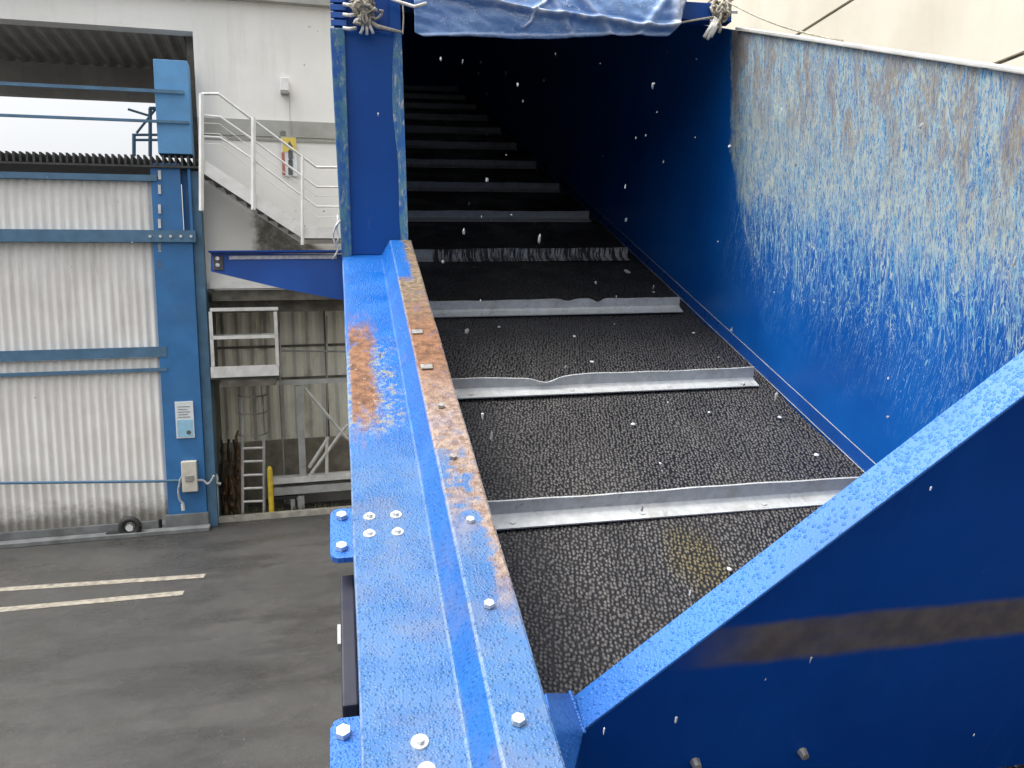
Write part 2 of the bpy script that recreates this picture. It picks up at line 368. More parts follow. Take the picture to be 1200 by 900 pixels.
M = {}
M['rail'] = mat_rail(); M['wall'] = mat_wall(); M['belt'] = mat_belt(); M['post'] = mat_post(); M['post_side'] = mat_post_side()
M['galv'] = mat_galv('galvanised_cleat'); M['galv_grime'] = mat_galv('grimed_galvanised_cleat', grime=True)
M['blue'] = mat_blue('royal_blue_paint'); M['blue_wet'] = mat_blue('rain_beaded_blue_paint', (.030, .15, .50), .36, .25, .6, .2)
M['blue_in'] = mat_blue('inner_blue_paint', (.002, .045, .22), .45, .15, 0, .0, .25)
M['blue_plate'] = mat_plate() if 1 else mat_blue('front_plate_paint', (.001, .038, .21), .5, .05, 0, .0, .16)
M['arm'] = mat_blue('bracket_arm_paint', (.010, .085, .36), .4, .2)
M['asphalt'] = mat_asphalt(); M['plaster'] = mat_plaster(); M['panel'] = mat_panel()
M['tarp'] = mat_tarp()
M['steel'] = simple('bright_zinc', (.72, .72, .70), .3, .6, .2, 40)
M['dull_steel'] = simple('dull_bolt_steel', (.40, .39, .37), .5, .6, .3, 60, dirt=(.2, .1, .05))
M['worn_band'] = simple('worn_rust_band', (.085, .078, .082), .5, .1, .3, 6, dirt=(.015, .05, .14), dirtamt=.85)
M['grey_galv'] = simple('weathered_galvanised', (.40, .41, .40), .55, .25, .2, 6, .1, dirt=(.22, .21, .19))
M['pale_galv'] = simple('pale_galvanised', (.62, .62, .60), .5, .1, .15, 6, dirt=(.35, .34, .30))
M['dark_grate'] = simple('dark_grating', (.06, .06, .06), .7, .2, .4, 14, .2)
M['dark'] = simple('black_void_steel', (.012, .014, .03), .6, 0, .3, 9)
M['white_paint'] = simple('white_stair_paint', (.74, .74, .72), .6, 0, .12, 4, dirt=(.45, .43, .38), dirtamt=.5)
M['ledge'] = simple('grey_ledge', (.36, .36, .335), .8, 0, .15, 3, dirt=(.25, .24, .2))
M['sooty'] = simple('sooty_concrete', (.15, .14, .12), .85, 0, .5, 5, .3, dirt=(.04, .045, .03), dirtamt=.8)
M['brown_wall'] = simple('damp_brown_concrete', (.26, .235, .19), .85, 0, .35, 4, .3, dirt=(.05, .05, .03))
M['concrete'] = simple('grey_concrete', (.22, .215, .20), .8, 0, .25, 4, .3, dirt=(.12, .12, .11))
M['kerb'] = simple('pale_kerb_edge', (.38, .36, .31), .8, 0, .3, 7, .2, dirt=(.15, .14, .12))
M['plinth'] = simple('plinth_grey', (.17, .18, .18), .8, 0, .3, 5, .3, dirt=(.08, .08, .07))
M['col_blue'] = simple('faded_column_blue', (.03, .155, .38), .5, 0, .16, 2.2, .05, dirt=(.05, .13, .24), dirtamt=.6)
M['col_blue_light'] = simple('pale_column_blue', (.10, .29, .55), .5, 0, .14, 2.2, .05, dirt=(.08, .2, .4), dirtamt=.5)
M['rail_blue'] = simple('rail_slate_blue', (.07, .16, .26), .5, 0, .2, 5)
M['clad_cream'] = mat_clad('cream_cladding', (.70, .68, .64), (.80, .785, .75), foot=.35)
M['clad_beige'] = mat_clad('aged_beige_cladding', (.70, .69, .60), (.80, .79, .70), True)
M['clad_dark'] = mat_clad('dark_canopy_sheet', (.26, .245, .22), (.36, .34, .31))
M['rope'] = simple('frayed_beige_rope', (.46, .42, .34), .9, 0, .35, 60, .5, 300)
M['rope_white'] = simple('white_cord', (.66, .64, .60), .85, 0, .25, 60, .4, 300)
M['yellow'] = simple('yellow_post_paint', (.62, .45, .03), .5, 0, .2, 9, dirt=(.3, .2, .05))
M['line'] = simple('worn_cream_line', (.30, .27, .22), .7, 0, .4, 12, dirt=(.08, .075, .07), dirtamt=.95)
M['snow'] = simple('snow_flake_white', (.62, .63, .64), .7, 0, .05, 60)
M['sleet'] = simple('grey_white_sleet', (.42, .43, .45), .7, 0, .5, 9)
M['chip'] = simple('pale_wood_chip', (.50, .47, .42), .8, 0, .25, 60)
M['rubber'] = simple('black_rubber', (.02, .02, .02), .6, 0, .3, 20)
M['sign_white'] = simple('sign_white', (.70, .74, .76), .45, 0, .08, 8)
M['sign_blue'] = simple('sign_pale_blue', (.30, .55, .72), .45, 0, .1, 8)
M['ink'] = simple('sign_ink', (.10, .10, .11), .6, 0, .1, 20)
M['sign_yellow'] = simple('sign_yellow', (.68, .52, .10), .5, 0, .12, 12)
M['sign_red'] = simple('sign_red', (.45, .14, .11), .5, 0, .12, 12)
M['box_beige'] = simple('beige_plastic', (.60, .57, .49), .5, 0, .12, 9, dirt=(.35, .3, .22))
M['hose'] = simple('grey_hose', (.36, .39, .42), .5, 0, .2, 9)
M['rusty'] = simple('rusty_chain', (.16, .085, .035), .85, .1, .5, 12, .5, dirt=(.04, .03, .02))
M['weed'] = simple('weed_green', (.09, .10, .035), .8, 0, .4, 12)

# ------------------------------------------------------------------ mesh helper
class MB:
    def __init__(s): s.v = []; s.f = []
    def poly(s, pts, faces):
        o = len(s.v); s.v += [tuple(p) for p in pts]; s.f += [tuple(i + o for i in f) for f in faces]; return s
    def box(s, x0, x1, y0, y1, z0, z1):
        x0, x1 = sorted((x0, x1)); y0, y1 = sorted((y0, y1)); z0, z1 = sorted((z0, z1))
        return s.poly([(x, y, z) for x in (x0, x1) for y in (y0, y1) for z in (z0, z1)],
                      [(0, 1, 3, 2), (4, 6, 7, 5), (0, 4, 5, 1), (2, 3, 7, 6), (0, 2, 6, 4), (1, 5, 7, 3)])
    def prism(s, prof, fn, a, b, closed=True):
        """prof: list of 2-D points; fn(p, t) -> 3-D; from t=a to t=b"""
        n = len(prof); P = [fn(p, a) for p in prof] + [fn(p, b) for p in prof]
        fs = [(i, (i + 1) % n, n + (i + 1) % n, n + i) for i in range(n if closed else n - 1)]
        if closed: fs += [tuple(range(n - 1, -1, -1)), tuple(range(n, 2 * n))]
        return s.poly(P, fs)
    def tube(s, pts, r, n=8, cap=True):
        pts = [Vector(p) for p in pts]; rings = []; up = None
        o = len(s.v)
        for i, p in enumerate(pts):
            t = (pts[min(i + 1, len(pts) - 1)] - pts[max(i - 1, 0)]).normalized()
            if up is None: up = Vector((0, 0, 1)) if abs(t.z) < .9 else Vector((1, 0, 0))
            a = t.cross(up).normalized(); b = a.cross(t).normalized(); up = b
            rr = r[i] if isinstance(r, (list, tuple)) else r
            for k in range(n):
                q = p + a * math.cos(2 * math.pi * k / n) * rr + b * math.sin(2 * math.pi * k / n) * rr
                s.v.append(tuple(q))
        for i in range(len(pts) - 1):
            for k in range(n):
                k2 = (k + 1) % n
                s.f.append((o + i * n + k, o + i * n + k2, o + (i + 1) * n + k2, o + (i + 1) * n + k))
        if cap:
            s.f.append(tuple(o + k for k in range(n - 1, -1, -1)))
            s.f.append(tuple(o + (len(pts) - 1) * n + k for k in range(n)))
        return s
    def cyl(s, c, ax, r, h, n=12, r2=None):
        c = Vector(c); ax = Vector(ax).normalized()
        return s.tube([c, c + ax * h], [r, r if r2 is None else r2], n)
    def grid(s, nu, nv, fn):
        o = len(s.v)
        for i in range(nu + 1):
            for j in range(nv + 1): s.v.append(tuple(fn(i / nu, j / nv)))
        for i in range(nu):
            for j in range(nv):
                a = o + i * (nv + 1) + j; s.f.append((a, a + nv + 1, a + nv + 2, a + 1))
        return s
    def blob(s, c, rx, ry, rz, seed=0, jit=.25):
        bm = bmesh.new(); bmesh.ops.create_icosphere(bm, subdivisions=1, radius=1)
        rnd = random.Random(seed)
        o = len(s.v)
        for v in bm.verts:
            k = 1 + rnd.uniform(-jit, jit); s.v.append((c[0] + v.co.x * rx * k, c[1] + v.co.y * ry * k, c[2] + v.co.z * rz * k))
        for f in bm.faces: s.f.append(tuple(o + v.index for v in f.verts))
        bm.free(); return s
    def build(s, name, mat, parent=None, mw=None, smooth=False, bevel=0, solid=0, **props):
        me = bpy.data.meshes.new(name); me.from_pydata(s.v, [], s.f)
        me.validate(); me.update()
        bm = bmesh.new(); bm.from_mesh(me)
        if not solid: bmesh.ops.recalc_face_normals(bm, faces=bm.faces)
        bm.to_mesh(me); bm.free()
        if smooth:
            for p in me.polygons: p.use_smooth = True
        me.materials.append(M[mat] if isinstance(mat, str) else mat)
        o = bpy.data.objects.new(name, me); S.collection.objects.link(o)
        place(o, parent, mw if mw is not None else Matrix.Identity(4))
        if solid:
            k = o.modifiers.new('t', 'SOLIDIFY'); k.thickness = solid; k.offset = 0
        if bevel:
            k = o.modifiers.new('b', 'BEVEL'); k.width = bevel; k.segments = 2; k.limit_method = 'ANGLE'
        for a, b in props.items(): o[a] = b
        return o
WM = {}
def place(o, parent, mw):
    if parent:
        o.parent = parent; o.matrix_parent_inverse = WM[parent.name].inverted()
    o.matrix_basis = mw; WM[o.name] = mw.copy()
def thing(name, label, cat, loc, group=None):
    o = bpy.data.objects.new(name, None); S.collection.objects.link(o); o.empty_display_size = .2
    o.location = loc; WM[o.name] = Matrix.Translation(loc)
    o['label'] = label; o['category'] = cat
    if group: o['group'] = group
    return o
def fw(u, d, z): return tuple(MF @ Vector((u, d, z)))

# ================================================================== SETTING
m = MB(); m.poly([(-300, -300, 0), (300, -300, 0), (300, 300, 0), (-300, 300, 0)], [(0, 1, 2, 3)])
g = m.build('ground', 'asphalt'); g['kind'] = 'structure'
def painted_line(p, q, wd, lab):
    a = Vector((*G(*p), .004)); b = Vector((*G(*q), .004)); t = (b - a).normalized(); a = a - t * 3.5
    nrm = Vector((-t.y, t.x, 0)) * wd / 2
    o = MB().poly([a - nrm, b - nrm, b + nrm, a + nrm], [(0, 1, 2, 3)]).build('painted_line', 'line')
    o['kind'] = 'structure'
painted_line((150, 681), (240, 675), .17, '')
painted_line((150, 701), (215, 695), .17, '')

# ------------------------------------------------------------------ back building
def fb(m, px0, py0, px1, py1, d, th, back=None):
    """slab whose front face stands at depth d and fills a surveyed rectangle"""
    ym = (py0 + py1) / 2; u0 = F(px0, ym, d)[0]; u1 = F(px1, ym, d)[0]; z0 = F(px0, py0, d)[1]; z1 = F(px0, py1, d)[1]
    return m.box(u0, u1, d, d + th, z0, z1)
def corr(m, u0, u1, z0, z1, d, pitch, amp, trap=False):
    n = int((u1 - u0) / pitch * (8 if not trap else 4)); pts = []
    for i in range(n + 1):
        u = u0 + (u1 - u0) * i / n
        ph = (u - u0) / pitch
        if trap:
            k = [0, 0, 1, 1][i % 4]; pts.append((u + (pitch * .12 if i % 4 in (1, 2) else 0) * 0, d - amp * k))
        else: pts.append((u, d - amp * (.5 + .5 * math.cos(2 * math.pi * ph))))
    P = [(u, y, z0) for u, y in pts] + [(u, y, z1) for u, y in pts]; N = len(pts)
    m.poly(P, [(i, i + 1, N + i + 1, N + i) for i in range(N - 1)])
    return m

zt = F(300, 3)[1]; zop = F(200, 35)[1]; uo = F(229, 100)[0]; zdeck = F(200, 196)[1]; zlow = F(300, 338)[1]
bld = thing('white_building', 'large white rendered building with a recessed bay and open bay above the blue column', 'building', tuple(MF @ Vector((4, 1.5, 0))))
m = MB()
m.box(uo, 14, 0, .25, zlow, zt)                      # front wall right of the opening
m.box(-14, uo, 0, .25, zop, zt)                      # over the opening
m.build('wall', 'plaster', bld, MF)
m = MB(); m.box(-14, 14, -.12, .3, zt, zt + .22); m.build('parapet', 'ledge', bld, MF)
m = MB(); u, z1 = F(300, 141); _, z2 = F(300, 160); m.box(uo + .02, 14, -.05, -.002, z2, z1)
m.build('wall_band', 'ledge', bld, MF)
m = MB(); u, z1 = F(300, 163); m.box(uo + .1, 14, -.02, -.001, z1 - .03, z1); m.build('wall_joint', 'ledge', bld, MF)
m = MB(); z1 = F(300, 330)[1]; m.box(F(246, 330)[0], 14, -.08, -.002, zlow, z1); m.build('bay_ledge', 'white_paint', bld, MF)
D2 = 1.5
zb0 = F(300, 347, D2)[1]
m = MB(); m.box(uo, 14, .26, 7, zt - .3, zt - .02); m.build('roof', 'ledge', bld, MF)
m = MB(); m.box(F(246, 300)[0], 14, .02, D2 + .1, zlow - .02, zlow - .2); m.build('bay_soffit', 'sooty', bld, MF)
m = MB(); m.box(F(246, 350, .5)[0] + .0, 14, .30, .55, F(300, 366, .5)[1], zlow - .203); m.build('bay_lintel', 'sooty', bld, MF)
zc = F(300, 516, D2)[1]
m = MB(); corr(m, -.6, 14, zc, zlow, D2, .25, .045, True); m.build('bay_cladding', 'clad_beige', bld, MF)
m = MB(); m.box(-.6, 14, D2 + .0, D2 + .2, -.9, zc - .01); m.build('bay_base_wall', 'brown_wall', bld, MF)
m = MB(); m.box(-.3, 14, D2 - .06, D2 - .05 + .0, F(300, 408, D2)[1], F(300, 405, D2)[1]); m.box(-.3, 14, D2 - .06, D2 - .05, F(300, 446, D2)[1], F(300, 443, D2)[1])
for px in (380,): 
    u = F(px, 400, D2)[0]; m.box(u, u + .03, D2 - .07, D2 - .05, zc, zlow)
m.build('cladding_flashing', 'sooty', bld, MF)
m = MB(); m.box(F(335, 560, .9)[0], 14, .9, 1.1, 0, F(340, 580, .9)[1]); m.build('bay_dado', 'concrete', bld, MF)
m = MB(); m.box(.02, F(392, 600)[0] + 12, -.12, 0, 0, .09); m.build('bay_kerb', 'kerb', bld, MF)
m = MB(); m.box(uo, .02, .27, D2, 0, zt - .3); m.build('bay_side_wall', 'sooty', bld, MF)
m = MB()                                              # canopy sheet seen from below, ribs run inwards
n = 60
pr = []
for i in range(n * 4 + 1):
    u = -14 + (uo + 14) * i / (n * 4); pr.append((u, zop + .02 + (0.06 if (i // 2) % 2 else 0)))
m.prism(pr, lambda p, t: (p[0], t, p[1]), .26, 4.6, closed=False)
m.build('canopy_sheet', 'clad_dark', bld, MF)
MB().box(-14, uo, 2.2, 2.35, F(190, 119, 2.2)[1], zop + .01).build('canopy_purlin', 'clad_dark', bld, MF)

# ------------------------------------------------------------------ left hall with blue frame
DC = -.35
hall = thing('clad_hall', 'cream corrugated hall wall framed by a blue steel column with a dark grating deck', 'building', fw(-2, 0, 0))
zfoot = F(170, 612, DC)[1]
def clad(py0, py1, d, name='cladding'):
    m = MB(); corr(m, -13.5, F(189, 400, DC)[0], F(170, py1, DC)[1], F(170, py0, DC)[1], d, .125, .03)
    m.build(name, 'clad_cream', hall, MF, smooth=True)
clad(212, 270, DC + .1); clad(284, 409, DC + .1); clad(419, 611, DC + .06)
for (a, b, dd) in ((205, 212, 0), (270, 284, -.04), (407, 419, 0), (432, 436, .0)):
    m = MB(); m.box(-13.5, F(189 if a != 270 else 231, 300, DC)[0], DC - .03 + dd, DC + .15, F(160, b, DC)[1], F(160, a, DC)[1])
    m.build('girt', 'rail_blue', hall, MF)
m = MB(); m.box(-13.5, F(185, 600, DC)[0], DC - .02, 0.0, 0, zfoot + .01); m.build('plinth', 'plinth', hall, MF)
# blue column: lower box, upper H-section
ul, ur = F(186, 400, DC)[0], F(232, 400, DC)[0]
m = MB(); m.box(ul, ur, DC - .02, .24, .25, F(200, 284, DC)[1]); m.build('column', 'col_blue', hall, MF, bevel=.006)
m = MB(); m.box(ul + .02, F(213, 240, DC)[0], DC, DC + .05, F(200, 284, DC)[1] + .002, zdeck)
m.box(F(213, 240, DC)[0], ur - .02, DC + .14, DC + .3, F(200, 284, DC)[1] + .002, zdeck)
m.box(F(225, 240, DC)[0], ur - .02, DC - .01, DC + .135, F(200, 284, DC)[1] + .002, zdeck)
m.build('column_web', 'col_blue', hall, MF)
m = MB(); m.box(F(182, 120, DC)[0], F(222, 120, DC)[0], DC, DC + .35, F(200, 180, DC)[1], F(200, 70, DC)[1]); m.build('upper_column', 'col_blue_light', hall, MF, bevel=.006)
m = MB(); m.box(ur + .005, F(246, 400, 0)[0], DC + .05, .26, 0, zdeck - .1); m.build('side_sheet', M['dark_grate'] if 0 else 'rail_blue', hall, MF)
m = MB(); m.box(ul - .05, ur + .02, DC - .05, .2, 0, .26); m.build('column_base', 'plinth', hall, MF, bevel=.01)
m = MB(); m.box(-6, ur + .05, DC - .28, DC - .06, 0, .07); m.build('kerb_strip', 'plinth', hall, MF, bevel=.01)
m = MB(); zd0 = F(200, 197, DC)[1]; zd1 = F(200, 183, DC)[1]
m.box(-13.5, F(238, 190, DC)[0], DC - .05, 1.2, zd0, zd0 + .03)
i = -13.5
while i < F(238, 190, DC)[0]: m.box(i, i + .03, DC - .05, 1.2, zd0 + .035, zd1); i += .09
m.build('grating_deck', 'dark_grate', hall, MF)
m = MB()
def fr(m, p, q, d, r): 
    a = F(*p, d); b = F(*q, d); m.tube([(a[0], d, a[1]), (b[0], d, b[1])], r, 8)
m2 = MB(); a = F(100, 105, DC)[1]
m2.box(-13.5, F(216, 105, DC)[0], DC - .06, DC - .02, F(150, 108, DC)[1], F(150, 104, DC)[1])
m2.build('deck_top_rail', 'rail_blue', hall, MF)
m2 = MB()
zr = F(150, 143, DC)[1]; m2.box(-13.5, F(222, 143, DC)[0], DC - .05, DC - .015, zr, zr + .04); m2.build('deck_mid_rail', 'rail_blue', hall, MF)
m2 = MB(); fr(m2, (176, 127), (176, 183), 1.0, .03); fr(m2, (150, 128), (176, 136), 1.0, .02)
fr(m2, (183, 127), (160, 156), 1.0, .02); fr(m2, (157, 157), (157, 183), 1.0, .03); fr(m2, (155, 158), (188, 158), 1.0, .022); fr(m2, (155, 164), (188, 164), 1.0, .022)
fr(m2, (175, 127), (188, 127), 1.0, .03)
m2.build('far_handrail', 'rail_blue', hall, MF)
m = MB(); fr(m, (-160, 568), (186, 564), DC - .08, .022); fr(m, (186, 564), (214, 563), DC - .08, .022); m.build('conduit', 'rail_blue', hall, MF)
m = MB()
for k in range(5): 
    u, z = F(176 + 12 * k, 277, DC - .07); MB().cyl((u, DC - .07, z), (0, -1, 0), .022, .02, 8).build('girt_bolt', 'pale_galv', hall, MF)
m = MB()
for py in (205, 222, 245, 262, 290, 310): 
    u, z = F(187, py, DC - .01); MB().box(u - .02, u + .02, DC - .02, DC - .003, z - .07, z + .07).build('flashing_clip', 'pale_galv', hall, MF)

# sign board on the column
sg = thing('notice_board', 'small white and pale blue notice plate fixed to the blue column', 'sign', fw(*[F(216, 514, DC - .04)[0], DC - .04, F(216, 514, DC)[1]]))
u0, z0 = F(207, 514, DC - .04); u1, z1 = F(226, 470, DC - .04)
MB().box(u0, u1, DC - .04, DC - .022, z0, z1).build('panel', 'sign_white', sg, MF, bevel=.003)
MB().box(u0 + .02, u1 - .02, DC - .044, DC - .041, z0 + .02, z0 + (z1 - z0) * .5).build('blue_field', 'sign_blue', sg, MF)
m = MB()
for k in range(5):
    zz = z1 - .08 - k * .042; m.box(u0 + .04, u1 - .05 - .04 * (k % 2), DC - .044, DC - .041, zz - .008, zz)
m.build('printed_lines', 'ink', sg, MF)
MB().cyl(((u0 + u1) / 2 + .05, DC - .045, z0 + .09), (0, -1, 0), .035, .003, 12).build('printed_mark', 'ink', sg, MF)
# electrical box
bx = thing('outlet_box', 'beige outlet box with looped cables low on the blue column', 'electrical box', fw(F(220, 577, DC)[0], DC - .1, F(220, 577, DC)[1]))
u0, z0 = F(214, 577, DC - .12); u1, z1 = F(230, 540, DC - .12)
MB().box(u0, u1, DC - .14, DC - .022, z0, z1).build('housing', 'box_beige', bx, MF, bevel=.012)
MB().box(u0 + .05, u1 - .05, DC - .155, DC - .141, z0 + .17, z0 + .27).build('socket', 'dull_steel', bx, MF, bevel=.006)
def ftube(m, pts, d, r, n=6):
    P = [(F(x, y, d)[0], d, F(x, y, d)[1]) for x, y in pts]
    Q = []
    for i in range(len(P) - 1):
        a, b = Vector(P[i]), Vector(P[i + 1]); p0 = Vector(P[i - 1]) if i else a; p3 = Vector(P[i + 2]) if i + 2 < len(P) else b
        for k in range(4):
            t = k / 4; Q.append(.5 * ((2 * a) + (b - p0) * t + (2 * p0 - 5 * a + 4 * b - p3) * t * t + (3 * a - p0 - 3 * b + p3) * t ** 3))
    Q.append(Vector(P[-1])); m.tube(Q, r, n)
m = MB(); ftube(m, [(215, 563), (211, 566), (209, 575), (211, 586), (215, 590)], DC - .1, .018); ftube(m, [(216, 555), (211, 562), (210, 572)], DC - .12, .015)
ftube(m, [(230, 563), (238, 563), (243, 567), (247, 564), (251, 557)], DC - .1, .02)
m.build('cable', 'hose', bx, MF, smooth=True)
m = MB(); ftube(m, [(214, 590), (215, 598)], DC - .1, .03); m.build('cable_plug', 'pale_galv', bx, MF)
# hose standpipe
hp = thing('standpipe', 'thin pale grey standpipe with hooked hose at the corner of the bay', 'pipe', fw(F(253, 612, -.1)[0], -.1, 0))
m = MB(); ftube(m, [(254, 613), (254, 590), (253, 566), (252, 559)], -.1, .035, 8); m.build('pipe', 'hose', hp, MF, smooth=True)
m = MB(); ftube(m, [(252, 561), (252, 556), (254, 560), (254, 566), (259, 567)], -.14, .028, 8); m.build('hose_hook', 'pale_galv', hp, MF, smooth=True)
# wheel by the cladding foot
wx, wy = G(154, 628); wh = thing('trolley_wheel', 'small black wheel with a pale hub lying at the foot of the cladding', 'wheel', (wx, wy, 0))
m = MB()
pts = [(wx + .13 * math.cos(a), wy - .06 * math.sin(a) * 0 - .05, .15 + .13 * math.sin(a)) for a in [k * math.pi / 8 for k in range(17)]]
m.tube(pts, .05, 8, cap=False); m.build('tyre', 'rubber', wh, smooth=True)
MB().cyl((wx, wy - .09, .15), (0, 1, 0), .055, .09, 12).build('hub', 'pale_galv', wh)
m = MB(); m.box(wx - .35, wx - .03, wy - .09, wy + .04, .01, .09); m.build('bracket', 'rubber', wh, bevel=.01)

# ------------------------------------------------------------------ white stair
DS = -1.0
st = thing('white_stair', 'white steel stair with mesh railing going down the white wall to a landing', 'staircase', fw(F(355, 275, DS)[0], DS, F(355, 275, DS)[1]))
def F3(px, py, d): u, z = F(px, py, d); return (u, d, z)
def stringer(d0, d1):
    pts = [F(238, 186, DS), F(238, 203, DS), F(354, 279, DS), F(520, 280, DS), F(520, 268, DS), F(358, 266, DS)]
    return MB().prism(pts, lambda p, t: (p[0], t, p[1]), d0, d1)
stringer(DS, DS + .03).build('stringer', 'white_paint', st, MF); stringer(-.12, -.09).build('stringer', 'white_paint', st, MF)
a = F(238, 196, DS); b = F(354, 271, DS); nst = 9
for i in range(nst):
    t = (i + .5) / nst; u = a[0] + (b[0] - a[0]) * t; z = a[1] + (b[1] - a[1]) * t
    MB().box(u - .13, u + .13, DS + .035, -.125, z, z + .04).build('tread', 'sooty', st, MF)
MB().box(b[0], F(520, 270, DS)[0], DS + .035, -.125, b[1] - .04, b[1]).build('landing', 'sooty', st, MF)
def bar(name, pts, r, d=DS, mat='white_paint'):
    m = MB(); m.tube([F3(x, y, d) for x, y in pts], r, 6); return m.build(name, mat, st, MF)
bar('handrail', [(236, 110), (256, 110), (297, 141), (371, 196), (520, 197)], .022, mat='pale_galv')
bar('mid_rail', [(238, 135), (258, 137), (297, 164), (371, 219), (520, 220)], .018)
bar('mid_rail', [(238, 160), (258, 161), (297, 187), (371, 242), (520, 243)], .016)
for x, y0, y1, r in ((236, 110, 247, .04), (297, 138, 246, .04), (354.5, 182, 287, .03), (450, 197, 276, .03)):
    bar('post', [(x, y0), (x, y1)], r)
for dy in (34, 46, 58):
    bar('infill_wire', [(238, 110 + dy), (257, 111 + dy), (297, 141 + dy), (371, 196 + dy), (520, 197 + dy)], .006)
# wall lamp and its cable
lm = thing('wall_lamp', 'small white box lamp high on the white wall with a cable below', 'lamp', fw(F(332, 108, -.15)[0], -.1, F(332, 108)[1]))
u0, z0 = F(328.5, 106, -.15); u1, z1 = F(338, 91, -.15)
MB().box(u0, u1, -.16, -.005, z0, z1).build('housing', 'white_paint', lm, MF, bevel=.01)
MB().box(u0 + .005, u1 - .005, -.15, -.01, z0 - .035, z0 - .002).build('lens', 'dull_steel', lm, MF)
m = MB(); m.tube([F3(339, 108, -.015), F3(340, 141, -.06), F3(340.5, 158, -.06)], .007, 5); m.build('cable', 'ledge', lm, MF)
# safety sign
sf = thing('safety_sign', 'narrow yellow and white safety sign with dark figures beside the stair rail', 'sign', fw(F(339, 205, -.03)[0], -.03, F(339, 205)[1]))
def frect(px0, py0, px1, py1, d, th, name, mat, par): m = MB(); fb(m, px0, py0, px1, py1, d, th); return m.build(name, mat, par, MF)
frect(330, 160, 348, 206, -.045, .02, 'panel', 'sign_white', sf)
frect(331, 161, 347, 178, -.052, .006, 'yellow_field', 'sign_yellow', sf)
frect(330.5, 178.5, 334, 205, -.052, .006, 'red_strip', 'sign_red', sf)
m = MB(); c = F3(339.5, 170, -.055)
m.poly([(c[0] - .055, c[1], c[2] - .03), (c[0] + .055, c[1], c[2] - .03), (c[0], c[1], c[2] + .07)], [(0, 1, 2)])
for y0, y1 in ((177, 186), (188, 195), (197, 205)):
    a = F(338, y1, -.055); b = F(343, y0, -.055); m.box(a[0], b[0], -.056, -.053, a[1], b[1]); m.cyl(((a[0] + b[0]) / 2, -.053, b[1]), (0, -1, 0), .03, .003, 8)
m.build('figures', 'ink', sf, MF)
MB().box(*[F(321, 0, -.02)[0], F(328, 0, -.02)[0]], -.05, -.051 + .04, F(325, 160)[1], F(325, 154)[1]).build('wall_fitting', 'sooty', bld, MF)

# ------------------------------------------------------------------ cage, ladder, steel frame in the bay
DG = -.5
cg = thing('loading_cage', 'square galvanised railing cage standing out over the bay above the ladder', 'platform', fw(F(286, 445, DG)[0], DG, F(286, 445, DG)[1]))
def gb(px0, py0, px1, py1, d, th, name, mat='pale_galv', par=cg): return frect(px0, py0, px1, py1, d, th, name, mat, par)
gb(246, 361, 326, 365, DG, .05, 'top_rail'); gb(247, 394, 325, 398, DG, .04, 'mid_rail'); gb(247, 430, 327, 443, DG, .02, 'toe_board')
gb(246, 365.2, 250, 429.6, DG, .05, 'post'); gb(322, 365.2, 326, 429.6, DG, .05, 'post')
gb(250, 362, 322, 364, DG + 1.0, .03, 'top_rail'); gb(250, 392, 322, 394, DG + 1.0, .03, 'mid_rail')
for x in (247, 323): 
    m = MB(); a = F3(x, 363, DG + .06); m.tube([a, (a[0], DG + .99, a[2])], .02, 6)
    a = F3(x, 396, DG + .06); m.tube([a, (a[0], DG + .99, a[2])], .018, 6); m.build('side_rail', 'grey_galv', cg, MF)
a = F3(246, 443, DG); b = F3(327, 445, DG)
MB().box(a[0], b[0], DG + .02, DG + 1.05, a[2] - .03, a[2] + .0).build('floor_plate', 'dark_grate', cg, MF)
MB().box(a[0] + .15, b[0] - .05, DG + .05, 1.2, a[2] - .16, a[2] - .035).build('under_beam', 'sooty', cg, MF)

DF = .35
fm = thing('steel_frame', 'grey galvanised braced steel frame with post and beams in the recessed bay', 'steel frame', fw(F(354, 600, DF)[0], DF, 0))
gb(326, 446, 560, 451.5, DF, .12, 'top_beam', 'grey_galv', fm)
gb(349, 452, 357, 566, DF, .12, 'post', 'grey_galv', fm); gb(470, 452, 478, 566, DF, .12, 'post', 'grey_galv', fm)
gb(318, 561, 560, 568, DF - .05, .25, 'bottom_beam', 'pale_galv', fm); gb(321, 572, 560, 581, DF - .03, .25, 'bottom_beam', 'grey_galv', fm)
gb(324, 568.3, 560, 571.7, DF + .1, .1, 'beam_web', 'sooty', fm)
gb(348, 581.5, 357, 604, DF, .12, 'foot', 'grey_galv', fm); gb(341, 585, 346, 606, DF, .1, 'foot', 'grey_galv', fm)
for p, q in (((361, 560), (405, 500)), ((357, 455), (405, 512)), ((362, 548), (385, 512)), ((383, 512), (383, 562)), ((405, 500), (470, 455)), ((405, 512), (470, 560))):
    m = MB(); m.tube([F3(*p, DF + .06), F3(*q, DF + .06)], .028, 4); m.build('brace', 'pale_galv', fm, MF)
gb(318, 583, 349, 585.5, DF - .02, .1, 'kick_frame', 'rubber', fm); gb(346.5, 585.8, 349, 606, DF - .02, .1, 'kick_frame', 'rubber', fm)
lf = thing('lattice_screen', 'thin rail frame standing against the beige sheeting in the bay', 'railing', fw(F(330, 516, 1)[0], 1.0, 0))
m = MB()
for p, q in (((328, 376), (328, 450)), ((330, 411), (405, 412)), ((383, 370), (383, 515))): m.tube([F3(*p, 1.0), F3(*q, 1.0)], .018, 5)
m.build('rail', 'grey_galv', lf, MF)
m = MB(); m.tube([F3(328, 450, 1.0), (F3(328, 450, 1)[0], 1.0, 0)], .018, 5); m.build('leg', 'grey_galv', lf, MF)

